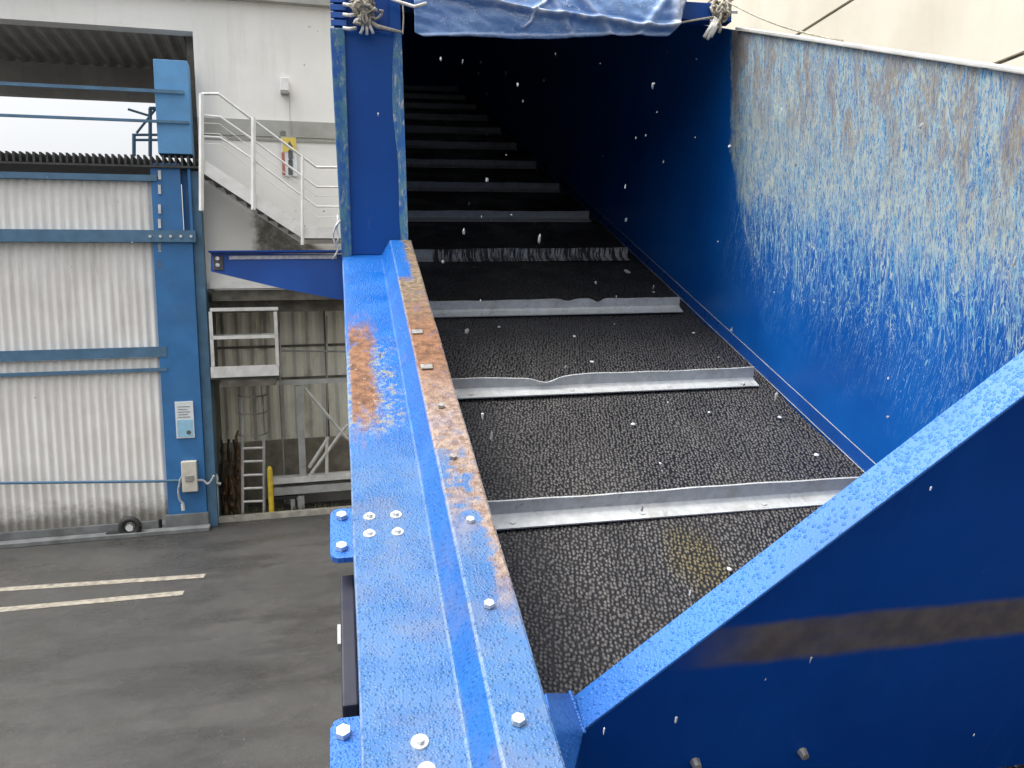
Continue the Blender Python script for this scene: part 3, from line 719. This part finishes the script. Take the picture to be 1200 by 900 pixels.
ld = thing('caged_ladder', 'grey steel ladder with safety hoops hanging under the cage in the bay', 'ladder', fw(F(298, 608, 0.1)[0], .1, 0))
DL = .12
for x0, x1 in ((283, 285), (308, 311)):
    m = MB(); m.tube([F3(x0 - 1, 452, DL), F3(x0 - 1, 470, DL), F3(x0 + 1, 500, DL), F3(x0 + 1.5, 608, DL)], .026, 6); m.build('stile', 'grey_galv', ld, MF)
for i, y in enumerate((525.5, 541, 557, 572.5, 588, 604)):
    m = MB(); m.tube([F3(285, y, DL), F3(310, y - 1, DL)], .022, 6); m.build('rung', 'pale_galv', ld, MF)
for y in (463, 483, 508):
    m = MB(); a = F3(283, y, DL); b = F3(310, y, DL); cxm = (a[0] + b[0]) / 2; r = (b[0] - a[0]) / 2 + .05
    m.tube([(cxm + r * math.cos(t), DL - .45 * math.sin(t), a[2]) for t in [k * math.pi / 10 for k in range(11)]], .012, 5)
    m.build('hoop', 'sooty', ld, MF)
for t in (.6, 1.57, 2.5):
    m = MB(); m.tube([(cxm + r * math.cos(t), DL - .45 * math.sin(t), F3(300, 463, DL)[2]), (cxm + r * math.cos(t), DL - .45 * math.sin(t), F3(300, 508, DL)[2])], .01, 5)
    m.build('hoop_strap', 'sooty', ld, MF)
ub = thing('yellow_bollard', 'thin yellow post standing beside the foot of the ladder', 'post', fw(F(316, 608, .0)[0], .05, 0))
m = MB(); a = F3(316, 550, .02); m.cyl((a[0], .02, 0), (0, 0, 1), .045, a[2], 10); m.build('shaft', 'yellow', ub, MF)
m = MB(); m.cyl((a[0], .02, a[2] + .002), (0, 0, 1), .045, .05, 10, .02); m.build('cap', 'yellow', ub, MF)
ch = thing('hanging_chains', 'rusty brown chains and straps hanging beside the ladder in the bay', 'chains', fw(F(267, 610, .5)[0], .5, 0))
rnd = random.Random(3)
for k in range(9):
    x = 259 + k * 2.7; m = MB(); top = rnd.choice((505, 515, 530, 560))
    P = []
    y = top
    while y < 606: P.append(F3(x + rnd.uniform(-1.6, 1.6) + (y - top) * .02, y, .4 + rnd.uniform(-.08, .08))); y += 7
    m.tube(P, [rnd.uniform(.008, .032) for _ in P], 5); m.build('chain', 'rusty' if k % 3 else 'rubber', ch, MF)
dr = thing('dark_drum', 'dark oil drum standing in shadow behind the rusty chains', 'drum', fw(F(272, 605, .9)[0], .9, 0))
m = MB(); c = F3(272, 600, .9); m.cyl((c[0], .9, 0), (0, 0, 1), .28, .85, 20); m.build('body', 'sooty', dr, MF, bevel=.01)
m = MB(); m.tube([(c[0] + .285 * math.cos(t), .9 + .285 * math.sin(t), .45) for t in [k * math.pi / 12 for k in range(25)]], .015, 5); m.build('rib', 'sooty', dr, MF)
wd = MB(); rnd = random.Random(9)
for k in range(420):
    u = rnd.uniform(.05, 3.0) if k % 2 else rnd.uniform(.05, 1.2); d = rnd.uniform(0.0, .35); hgt = rnd.uniform(.03, .16)
    a = rnd.uniform(0, 6.3); dx, dy = math.cos(a) * .012, math.sin(a) * .012
    wd.poly([(u - dx, d - dy, 0.0), (u + dx, d + dy, 0.0), (u + rnd.uniform(-.05, .05), d + rnd.uniform(-.05, .05), hgt)], [(0, 1, 2)])
wo_ = wd.build('weeds', 'weed', None, MF); wo_['kind'] = 'stuff'; wo_['label'] = 'low weeds growing along the pale kerb of the bay'; wo_['category'] = 'weeds'

# ------------------------------------------------------------------ panelled building on the right
pb = thing('panel_building', 'cream panelled wall rising behind the right side of the blue conveyor', 'building', (7, 8, 0))
XR = 6.0; seams = [-.03, 1.33, 2.73, 4.13, 5.53, 6.93, 8.33, 9.73, 11]
for i in range(len(seams) - 1):
    MB().box(XR, XR + .12, 2, 14.0, seams[i] + .035, seams[i + 1] - .004).build('wall_panel', 'panel', pb)
MB().box(XR + .13, XR + 6, 2.05, 13.95, 0, 10.9).build('core', 'panel', pb)
m = MB()
for z in seams[1:-1]: m.box(XR + .04, XR + .125, 2.02, 13.98, z - .004, z + .035)
m.build('seam', 'sooty', pb)
MB().box(XR - .08, XR + 6.1, 1.9, 14.05, 11.0, 11.15).build('coping', 'ledge', pb)

# ================================================================== CONVEYOR
cv = thing('conveyor', 'blue steel inclined conveyor with a rough black belt, galvanised cleats and a covered upper end', 'conveyor', (.75, 3.0, 0))
def cb(x0, x1, s0, s1, w0, w1, name, mat, bevel=0, parent=None, **k):
    return MB().box(x0, x1, s0, s1, -w0, -w1).build(name, mat, parent or cv, MC, bevel=bevel, **k)
L = 10.4
# belt with slight sag between cleats
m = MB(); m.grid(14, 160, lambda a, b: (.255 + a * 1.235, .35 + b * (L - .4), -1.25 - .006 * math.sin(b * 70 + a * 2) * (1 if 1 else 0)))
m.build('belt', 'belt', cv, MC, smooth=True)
# cleats: folded angle, foot towards the viewer
xd = CW(641, 452, 1.22)[0]; xe = CW(700, 356, 1.22)[0]; xf = CW(664, 356, 1.22)[0]
dents = {0: [], 1: [(xd, .042, .013), (xd - .02, .12, .007)], 2: [(xe, .022, .014), (xf, .03, .008)], 3: [(.5, .2, .003)]}
cleat_labels = {1: 'cleat with a deep dent in its upper edge', 2: 'cleat with a shallow dent in its upper edge', 3: 'cleat blackened with grime along its right part'}
for k in range(13):
    s0 = 1.615 + .71 * k; D = dents.get(k, [])
    def dn(x): return sum(a * math.exp(-((x - c) / w) ** 2) for c, w, a in D)
    rn = random.Random(k)
    ph = rn.uniform(0, 6)
    def prof(x):
        j = .0015 * math.sin(x * 9 + ph) + .0008 * math.sin(x * 31 + ph)
        h = .05 - dn(x) + j; b = .055 - dn(x) * .25
        return [(s0, .002), (s0, .006), (s0 + .040, .008), (s0 + b - .004, .014), (s0 + b - dn(x) * .6, h), (s0 + b + .006 - dn(x) * .6, h), (s0 + .066, .002)]
    xs = [.262 + (1.435 - .262) * i / 80 for i in range(81)]
    if k == 0: xs = [.262 + (1.46 - .262) * i / 80 for i in range(81)]
    P = []; n = 7; fs = []
    for x in xs: P += [(x, y, -1.25 + z + .004) for y, z in prof(x)]
    for i in range(80):
        for j in range(n): fs.append((i * n + j, i * n + (j + 1) % n, (i + 1) * n + (j + 1) % n, (i + 1) * n + j))
    fs += [tuple(range(n)), tuple(80 * n + j for j in range(n))]
    m = MB().poly(P, fs)
    for x in (.40, .75, 1.10, 1.38): m.cyl((x, s0 + .022, -1.25 + .01), (0, 0, 1), .009, .003, 10)
    c = m.build('cleat', 'galv_grime' if k == 3 else 'galv', cv, MC)
    if k in cleat_labels: c['label'] = cleat_labels[k]
# left rail: folded section, outer flat, sloping step, raised inner flat
def rail_prof():
    T = .006; out = [(-.001, -.93), (.0, -.9045), (.0045, -.9)]
    out += [(.133, -.9), (.137, -.8985), (.165, -.8485), (.170, -.846), (.238, -.846), (.2415, -.8485), (.2425, -.86)]
    out += [(.237, -.86), (.236, -.852), (.171, -.852), (.139, -.9045), (.135, -.906), (.006, -.906), (.005, -.93)]
    return out
RE = 2.79
rp = rail_prof()
m = MB(); nseg = 24
P = []; n = len(rp); fs = []
for i in range(nseg + 1):
    s = .30 + (RE - .30) * i / nseg
    P += [(x + .0006 * math.sin(i * 1.3), s, z + .0006 * math.sin(i * .9)) for x, z in rp]
for i in range(nseg):
    for j in range(n): fs.append((i * n + j, i * n + (j + 1) % n, (i + 1) * n + (j + 1) % n, (i + 1) * n + j))
fs += [tuple(range(n)), tuple(nseg * n + j for j in range(n))]
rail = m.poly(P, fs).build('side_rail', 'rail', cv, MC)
cb(.0, .008, .30, RE, .931, 1.5, 'side_plate', 'blue')
cb(.226, .234, .86, RE, .862, 1.24, 'inner_plate', 'blue_in')
# bolts
def bolt(x, s, w, r, washer=True, mat='steel', hexr=None, par=None):
    hexr = hexr or r * .55
    m = MB(); 
    m.cyl((x, s, -w + .001), (0, 0, 1), hexr, hexr * .75 + (.002 if washer else 0), 6, hexr * .93)
    b = m.build('bolt', mat, par or cv, MC)
    if washer: MB().cyl((x, s, -w), (0, 0, 1), r, .0025, 20, r * .92).build('washer', 'steel', b, MC)
    return b
for p in ((433, 606), (464, 604), (433, 626), (466, 624)): bolt(*CW(*p, .9), .9, .0115)
bolt(*CW(492, 870, .9), .9, .0125); bolt(*CW(500, 903, .9), .9, .0125)
for p, rr in (((517, 477), .008), ((531, 537), .008), ((551, 611), .008), ((573, 710), .0085), ((607, 846), .0095)):
    bolt(*CW(*p, .846), .846, rr, False, 'dull_steel' if p[1] < 560 else 'steel', rr)
for p in ((489, 390), (500, 431)):
    x, s = CW(*p, .846); MB().box(x - .014, x + .014, s - .012, s + .012, -.845, -.841).build('clip_plate', 'dull_steel', cv, MC, bevel=.001)
# mounting tabs along the outer side
for (y0, y1, wv) in ((597, 655, 1.02), (843, 930, 1.0)):
    x0, s1 = CW(387, y0, wv); _, s0 = CW(387, y1, wv)
    m = MB(); pr = [(.001, s0), (x0 + .014, s0), (x0 + .004, s0 + .006), (x0, s0 + .018), (x0, s1 - .018), (x0 + .005, s1 - .005), (x0 + .016, s1), (.001, s1)]
    m.prism(pr, lambda p, t: (p[0], p[1], t), -wv, -wv - .012); t = m.build('mounting_tab', 'blue_wet', cv, MC)
    if y0 < 700: bl = ((400, 602), (400, 638))
    else: bl = ((402, 855), (402, 915))
    for p in bl: bolt(*CW(*p, wv - .01), wv, .012, False, 'steel', .012, t)
x0, s1 = CW(399, 683, 1.1); _, s0 = CW(399, 838, 1.1)
cb(x0, -.001, s0, s1, 1.08, 1.3, 'side_box', 'dark', .004)
x1, sa = CW(399, 745, 1.1)
MB().box(x0 - .007, x0 - .001, sa - .02, sa + .03, -1.12, -1.10).build('side_clip', 'grey_galv', cv, MC)
# right wall
m = MB(); m.box(1.5, 1.508, .80, L, -.125, -1.32); m.build('side_wall', 'wall', cv, MC)
cb(1.488, 1.525, .80, 3.1, .113, .123, 'wall_rim', 'steel' if 0 else 'pale_galv', .002)
cb(1.494, 1.4985, .90, L, 1.200, 1.30, 'skirt', 'blue')
m = MB(); m.tube([(1.4955, .9, -1.1985), (1.4955, L, -1.1985)], .0014, 5); m.build('skirt_edge', 'grey_galv', cv, MC)
m = MB(); m.tube([(1.491, .9, -1.245), (1.491, L, -1.245)], .0014, 5); m.build('skirt_edge', 'grey_galv', cv, MC)
# covered upper end
def fs_(w, off=0): return RE + (.9 - w) * .4124 + off   # slope position of the upright frame at depth w
MB().prism([(fs_(.07, .05), -.07), (L, -.07), (L, -1.32), (fs_(.9, .05), -1.32), (fs_(.9, .05), -.9)], lambda p, t: (t, p[0], p[1]), .19, .198).build('tunnel_wall', 'pale_galv', cv, MC)  # inner face out of view, pale finish added to bounce light inside
cb(.19, 1.515, fs_(.06, .02), L, .06, .07, 'tunnel_roof', 'pale_galv')  # unseen underside made pale to reflect light onto the far cleats
cb(.19, 1.515, L, L + .01, .06, 1.4, 'end_plate', 'blue_in')
cb(.0, 1.508, .86, L, 1.36, 1.37, 'bottom_pan', 'blue_in')
cb(-.002, .20, RE + .05, L, .905, 1.36, 'tunnel_side_beam', 'blue')
MI = Matrix.Identity(4)
xr_, zt1 = P2(838, 6); _, zt0 = P2(838, 27)
MB().box(.24, 1.47, YF - .02, YF + .03, zt0, zt1).build('cross_bar', 'blue_in', cv, MI, bevel=.003)
# frame post, upright
zp0 = HC + RE * DV.z - .9 * NV.z + .001; zp1 = P2(395, 34)[1]
def tp_(z): return (z - zp0) / (zp1 - zp0)
XR0, XR1 = .228, P2(469, 40)[0]
def xr(z): return XR0 + (XR1 - XR0) * tp_(z)
def slab(xa0, xa1, xb0, xb1, y0, y1, z0, z1):
    return MB().poly([(xa0, y0, z0), (xa1, y0, z0), (xa1, y1, z0), (xa0, y1, z0), (xb0, y0, z1), (xb1, y0, z1), (xb1, y1, z1), (xb0, y1, z1)],
                     [(0, 1, 2, 3), (7, 6, 5, 4), (0, 4, 5, 1), (1, 5, 6, 2), (2, 6, 7, 3), (3, 7, 4, 0)])
slab(.030, XR0 - .004, .034, XR1 - .004, YF, YF + .06, zp0, zp1).build('post', 'post', cv, MI, bevel=.002)
slab(-.002, .033, -.012, .038, YF - .014, YF + .065, zp0 - .01, zp1).build('post_flange', 'post_side', cv, MI, bevel=.004)
P = []
for i in range(25):
    z = zp0 + .01 + (zp1 - zp0 - .01) * i / 24; k = tp_(z); bul = .020 * math.exp(-((k - .62) / .22) ** 2) + .006 * math.sin(k * 9)
    P += [(xr(z) - .018 - bul, YF - .003, z), (xr(z) + .003, YF - .02, z), (xr(z) + .003, YF + .06, z), (xr(z) - .018 - bul, YF + .06, z)]
fs = [(i * 4 + j, i * 4 + (j + 1) % 4, i * 4 + 4 + (j + 1) % 4, i * 4 + 4 + j) for i in range(24) for j in range(4)] + [(0, 1, 2, 3), (96, 97, 98, 99)]
MB().poly(P, fs).build('post_edge_strip', 'post_side', cv, MI)
MB().box(.002, XR1 - .006, YF + .004, YF + .06, zp1 + .002, zp1 + .45).build('post_head', 'blue_in', cv, MI, bevel=.002)
MB().box(XR1 - .035, XR1 + .002, YF - .012, YF + .003, zp1 + .004, zp1 + .44).build('post_head_flange', 'post', cv, MI)
for py in (27, 18, 9, 0):
    z = P2(400, py)[1]; MB().box(-.008, .045, YF - .008, YF + .003, z - .011, z + .008).build('strap', 'arm', cv, MI, bevel=.001)
# front plate with diagonal rim
xa, wa = .3267, 1.004; sl_ = -.966
xb = 1.25; wb = wa + sl_ * (xb - xa)
pl = [(xa, -wa), (xb, -wb), (1.499, -wb), (1.499, -1.75), (xa - .02, -1.75)]
MB().prism(pl, lambda p, t: (p[0], t, p[1]), .80, .806).build('front_plate', 'blue_plate', cv, MC)
def rimpt(x, off=0): return (x, -(wa + sl_ * (x - xa)) + off)
m = MB()
pr = [rimpt(xa - .005, .0005), rimpt(xb, .0005), (1.499, -wb + .0005), (1.499, -wb + .0075), (xb, -wb + .0075), rimpt(xa - .005, .0085)]
m.prism(pr, lambda p, t: (p[0], t, p[1]), .7985, .860); m.build('front_rim', 'blue_wet', cv, MC, bevel=.0015)
# worn steel band on the plate
band = [(.49, -.868), (.56, -.80), (1.499, -.80), (1.499, -.885), (.49, -.90)]
band = [(xa + .19, -.905), (xa + .12, -.905), (xa + .215, -.822), (1.499, -.818), (1.499, -.892)]
for p in ((943, 886), (817, 898)):
    x, w = CS(*p, .79); MB().cyl((x, .7995, w), (0, -1, 0), .009, .012, 8, .007).build('plate_bolt', 'dull_steel', cv, MC)
# bevelled gusset between rail and front plate
q = [(.2437, .742, -.846), (.3204, .857, -.984), (.3262, .797, -1.000), (.2375, .60, -.862)]
m = MB(); m.poly(q + [(x - .004, s, z - .006) for x, s, z in q], [(0, 1, 2, 3), (7, 6, 5, 4), (0, 4, 5, 1), (1, 5, 6, 2), (2, 6, 7, 3), (3, 7, 4, 0)])
m.build('gusset', 'blue_wet', cv, MC)
q = [(.3262, .797, -1.000), (.3240, .797, -1.30), (.235, .56, -1.30), (.2375, .60, -.863)]
m = MB(); m.poly(q + [(x - .006, s, z) for x, s, z in q], [(0, 1, 2, 3), (7, 6, 5, 4), (0, 4, 5, 1), (1, 5, 6, 2), (2, 6, 7, 3), (3, 7, 4, 0)])
m.build('corner_plate', 'blue', cv, MC)
m = MB(); rnd = random.Random(4)
for i in range(26):
    t = i / 25; a = Vector(q[0]).lerp(Vector((.3204, .857, -.984)), t); m.blob((a.x, a.y, a.z + .002), .004, .005, .003, i, .3)
m.build('weld_bead', 'blue_wet', cv, MC, smooth=True)
# tapered arm on the outer side
def armpt(px, py): return P2(px, py, .02)
a0 = armpt(247, 297); a1 = armpt(247, 318); a2 = armpt(330, 338); a3 = armpt(402, 352); a4 = (-.001, armpt(400, 298)[1])
YA = YF + .02
MB().prism([a0, a1, a2, (-.001, a3[1]), a4], lambda p, t: (p[0], t, p[1]), YA, YA + .012).build('tapered_arm', 'arm', cv, MI)
MB().box(a0[0] - .003, -.001, YA - .03, YA + .04, a0[1] + .001, a0[1] + .007).build('arm_flange', 'blue_in', cv, MI)
MB().box(a0[0] + .06, -.02, YA - .006, YA - .001, a0[1] - .021, a0[1] - .009).build('arm_edge_strip', 'rope_white', cv, MI)
MB().box(a0[0] + .006, a0[0] + .04, YA - .006, YA - .001, a0[1] - .058, a0[1] - .008).build('arm_end_tab', 'worn_band', cv, MI, bevel=.002)
for dz in (-.018, -.040): MB().cyl((a0[0] + .022, YA - .006, a0[1] + dz), (0, -1, 0), .007, .005, 8).build('bolt', 'steel', cv, MI)
# legs to the yard
for yy, hz in ((3.2, 0), (7.6, 0)):
    for x in (.25, 1.35):
        zt_ = HC + (yy / DV.y) * DV.z - 1.37 / NV.z - .12 * 0 - .25
        top = HC + yy * DV.z / DV.y - 1.37 / NV.z
        MB().box(x, x + .12, yy, yy + .12, .012, top).build('leg', 'blue', cv, Matrix.Identity(4))
        MB().box(x - .05, x + .17, yy - .05, yy + .17, 0, .012).build('foot_plate', 'blue', cv, Matrix.Identity(4))
    MB().box(.372, 1.348, yy + .03, yy + .09, 1.0, 1.1).build('leg_brace', 'blue', cv, Matrix.Identity(4))

# ------------------------------------------------------------------ tarpaulin draped over the frame
ZB = P2(490, 43, -.06)[1]; ZB1 = P2(790, 39, -.08)[1]; XT0 = P2(484, 30)[0]; XT1 = P2(801, 20)[0]; ZTOP = P2(640, -16)[1]; TY = YF - .05
def tarp(a, b):
    x = XT0 + a * (XT1 - XT0); hz = ZB + (ZB1 - ZB) * a + .003 * math.sin(a * 9 + 1)
    if a > .90: hz += ((a - .90) / .10) ** 2.2 * (P2(800, 8)[1] - ZB)
    if a < .03: hz += (.03 - a) * .5
    H = ZTOP - hz; f = 1.0
    if b < .5: k = b / .5; z = hz + H * k; y = TY - .02 * math.sin(k * math.pi)
    elif b < .62: k = (b - .5) / .12; z = ZTOP + .02 * math.sin(k * math.pi); y = TY + .13 * k; f = .3
    else: k = (b - .62) / .38; z = ZTOP - .02 - .10 * min(1, k * 2) + k * 1.5 * .41; y = TY + .13 + k * 1.5; f = .3
    q = (z - ZB - (ZB1 - ZB) * a)                                             # height above the hem
    def g(v, s): return math.exp(-(v / s) ** 2)
    n1 = mnoise.noise(Vector((a * 5, q * 9, 1.3))); n2 = mnoise.noise(Vector((a * 16 + q * 20, q * 26, 4.1))); n3 = mnoise.noise(Vector((a * 40, q * 45 + a * 18, 7.7)))
    r1 = .030 * g(q - (.165 - .16 * min(a, .8) ** .8) + .008 * n2, .010)                    # long roll falling to the right
    r2 = .016 * g((a - .36) - q * .75 + .02 * n2, .009) if q > .03 else 0          # rising crease
    r3 = .014 * g((a - .70) + q * .9, .02) + .012 * g((a - .56) + q * .6, .014) + .012 * g((a - .80) - q * .8, .018)
    r4 = .030 * g(a - .955 + q * .12, .022)
    r5 = .006 * g(q - .006, .005)
    y -= (r1 + r2 + r3 + r4 + r5 + .016 * n1 + .005 * n2 + .002 * n3) * f
    z += (.006 * n2) * (0 if b < .5 else 1) + (r3 * .8 if b > .5 else 0)
    crease.append(min(1, (r1 / .030) ** 3 * (.85 + n3 - .5 * max(0, a - .4)) + (r2 / .016) ** 3 + (r3 / .018) ** 2 * .5 + (r4 / .03) ** 1.5 * .9 + r5 / .006 * .35))
    return (x, y, z)
crease = []
m = MB(); m.grid(230, 120, tarp)
tp = m.build('tarpaulin', 'tarp', None, Matrix.Identity(4), smooth=True, solid=.0025)
ca = tp.data.attributes.new('crease', 'FLOAT', 'POINT'); ca.data.foreach_set('value', crease)
tp['label'] = 'creased blue plastic tarpaulin hanging over the front of the conveyor cover'; tp['category'] = 'tarpaulin'

# ropes
def knot(name, label, c, n, spread, seed, mat, r0=.004):
    rnd = random.Random(seed); m = MB(); c = Vector(c)
    for k in range(n):
        p = c + Vector((rnd.gauss(0, 1) * spread[0] * .5, rnd.gauss(0, 1) * spread[1] * .5, rnd.gauss(0, 1) * spread[2] * .5)); P = [p]
        d = Vector((rnd.uniform(-1, 1), rnd.uniform(-.6, .3), rnd.uniform(-1, 1))).normalized()
        for i in range(9):
            d = (d + Vector((rnd.uniform(-1, 1), rnd.uniform(-1, 1), rnd.uniform(-1, 1))) * .8 + (c - p) * 14).normalized()
            p = p + d * .011; P.append(p)
        m.tube(P, [r0 * rnd.uniform(.6, 1.3) for _ in P], 6)
    return m
def PF(px, py, off): x, z = P2(px, py, off); return Vector((x, YF + off, z))
rk = thing('rope_knot', 'frayed beige rope knotted round the top of the left frame post', 'rope', tuple(PF(428, 40, -.03)))
m = knot('', '', PF(426, 10, -.035), 46, (.030, .02, .085), 5, 'rope', .0048); m.build('knot', 'rope', rk, MI, smooth=True)
for y0, y1 in ((-6, -4), (5, 6), (17, 18), (33, 34)):
    m = MB(); m.tube([PF(402, y0, -.02), PF(410, y1, -.026), PF(418, y0, -.03)], .0062, 6); m.build('loop', 'rope_white', rk, MI, smooth=True)
m = MB(); m.tube([PF(434, 26, -.03), PF(442, 31, -.032), PF(455, 34, -.03), PF(471, 38, -.028)], [.009, .008, .006, .005], 6)
m.build('rope_tail', 'rope', rk, MI, smooth=True)
for tx in (-5, 0, 5):
    m = MB(); m.tube([PF(428 + tx * .4, 24, -.035), PF(430 + tx, 34, -.04), PF(430 + tx * 1.5, 41 - abs(tx) * .3, -.04)], .0055, 6); m.build('rope_tail', 'rope_white', rk, MI, smooth=True)
m = MB(); m.tube([PF(472, 2, -.022), PF(473, 20, -.022), PF(472, 40, -.022)], .003, 6); m.build('cord', 'rope', rk, MI)
r2 = thing('tie_rope', 'beige rope tying the tarpaulin corner to the top of the right wall', 'rope', tuple(PF(840, 40, -.03)))
kc = PF(844, 12, -.035)
m = knot('', '', kc, 34, (.030, .02, .05), 8, 'rope', .005); m.build('knot', 'rope', r2, MI, smooth=True)
for dx in (-2.5, 0, 2.5):
    m = MB(); m.tube([PF(840 + dx, 20, -.035), PF(836 + dx, 32, -.045), PF(829 + dx * 1.6, 46 - abs(dx), -.05)], [.006, .010, .006], 6); m.build('rope_tail', 'rope_white', r2, MI, smooth=True)
m = MB(); m.tube([PF(790, 28, -.06), PF(806, 25, -.055), PF(836, 20, -.04)], .004, 6); m.build('cord', 'rope', r2, MI, smooth=True)
m = MB(); P = []; a = PF(850, 1, -.03); ex = MC @ Vector((1.51, 2.40, -.110))
for i in range(12):
    t = i / 11; p = a.lerp(ex, t); p.z -= .02 * math.sin(t * math.pi); P.append(p)
m.tube(P, .003, 6); m.build('cord', 'rope', r2, MI, smooth=True)
r3 = thing('cable_tangle', 'grey looped cable hanging at the outer foot of the frame post', 'cable', tuple(PF(394, 306, -.02)))
m = MB(); m.tube([PF(x, y, -.03) for x, y in ((399, 258), (393, 266), (390, 275), (392, 285), (397, 290), (394, 298), (390, 304))], .004, 6); m.build('loop', 'grey_galv', r3, MI, smooth=True)
m = MB(); m.tube([PF(x, y, -.026) for x, y in ((396, 252), (395, 268), (397, 278), (393, 290))], .0035, 6); m.build('loop', 'rope_white', r3, MI, smooth=True)
lc = MB().tube([PF(452, -4, -.04), PF(470, 3, -.055), PF(486, 8, -.08), PF(500, 4, -.1)], .006, 6).build('lashing_cord', 'rope_white', None, MI, smooth=True)
lc['label'] = 'short white lashing cord between the tarpaulin and the left post'; lc['category'] = 'cord'

# ------------------------------------------------------------------ flakes lying on the belt
spots = [(742, 497, 'on the first belt panel beyond the nearest cleat, left of centre', 1.0), (831, 483, 'high on the first belt panel beyond the nearest cleat', .7),
         (914, 489, 'near the right edge of the first belt panel beyond the nearest cleat', 1.0), (957, 533, 'low in the right corner of the first belt panel beyond the nearest cleat', 1.2),
         (774, 543, 'low on the first belt panel beyond the nearest cleat', .6), (694, 424, 'on the second belt panel just above the dented cleat', 1.0),
         (673, 394, 'on the upper middle of the second belt panel', 1.0), (842, 419, 'near the right edge of the second belt panel', 1.0),
         (813, 390, 'top right of the second belt panel', .9), (585, 383, 'left part of the second belt panel beside a chip', .9),
         (855, 667, 'on the nearest belt panel against the front rim', .9), (766, 342, 'right end of the third belt panel', .9), (556, 313, 'upper left of the third belt panel', .7)]
for i, (px, py, tx, k) in enumerate(spots):
    x, s = CW(px, py, 1.246); m = MB(); m.blob((x, s, -1.246), .0085 * k, .009 * k, .003, i, .22)
    o = m.build('snow_flake', 'snow', None, MC, smooth=True)
    o['label'] = 'white flake ' + tx; o['category'] = 'snow flake'; o['group'] = 'white flakes lying on the belt'
for i, (px, py, sx, sy, a, tx) in enumerate(((547, 388, .009, .024, -.3, 'flat pale chip lying on the belt left of the second panel'), (735, 318, .012, .026, .1, 'ragged white scrap on the belt at the right of the third panel'))):
    x, s = CW(px, py, 1.24); m = MB(); n = 9
    rn = random.Random(i + 40); pr = []
    for k in range(n):
        t = 2 * math.pi * k / n; cxx = max(-.8, min(.8, 1.2 * math.cos(t))) * sx * rn.uniform(.85, 1.1); cyy = max(-.85, min(.85, 1.2 * math.sin(t))) * sy * rn.uniform(.85, 1.1)
        pr.append((x + cxx * math.cos(a) - cyy * math.sin(a), s + cxx * math.sin(a) + cyy * math.cos(a)))
    m.prism(pr, lambda p, t: (p[0], p[1], t), -1.243, -1.238)
    o = m.build('scrap', 'chip' if i == 0 else 'snow', None, MC); o['label'] = tx; o['category'] = 'scrap'
# ------------------------------------------------------------------ falling sleet in the air
m = MB(); rnd = random.Random(11)
for k in range(85):
    s = rnd.uniform(1.0, 5.5) if k % 3 else rnd.uniform(1.2, 3); x = rnd.uniform(.3, 1.46); w = rnd.uniform(.15, 1.2)
    if w > 1.15: continue
    r = rnd.choice((.0014, .0018, .0022, .0036)) * (.6 + .17 * s)
    m.blob((x, s, -w), r, r, r * rnd.uniform(.8, 2.6), k, .75)
for k in range(26):
    s = rnd.uniform(.35, .72); x = rnd.uniform(.1, .9); w = rnd.uniform(.15, 1.1)
    r = rnd.choice((.0007, .001, .0013)); m.blob((x, s, -w), r, r, r * rnd.uniform(2.5, 6), k, .5)
for k in range(90):
    s = rnd.uniform(1.2, 6); x = rnd.uniform(-3, .2) if k % 2 else rnd.uniform(-.3, .25); w = rnd.uniform(-.3, 1.6)
    r = rnd.choice((.0016, .0024, .003)); m.blob((x, s, -w), r, r, r * rnd.uniform(1.2, 2.5), k, .35)
sn = m.build('falling_sleet', 'sleet', None, MC); sn['kind'] = 'stuff'
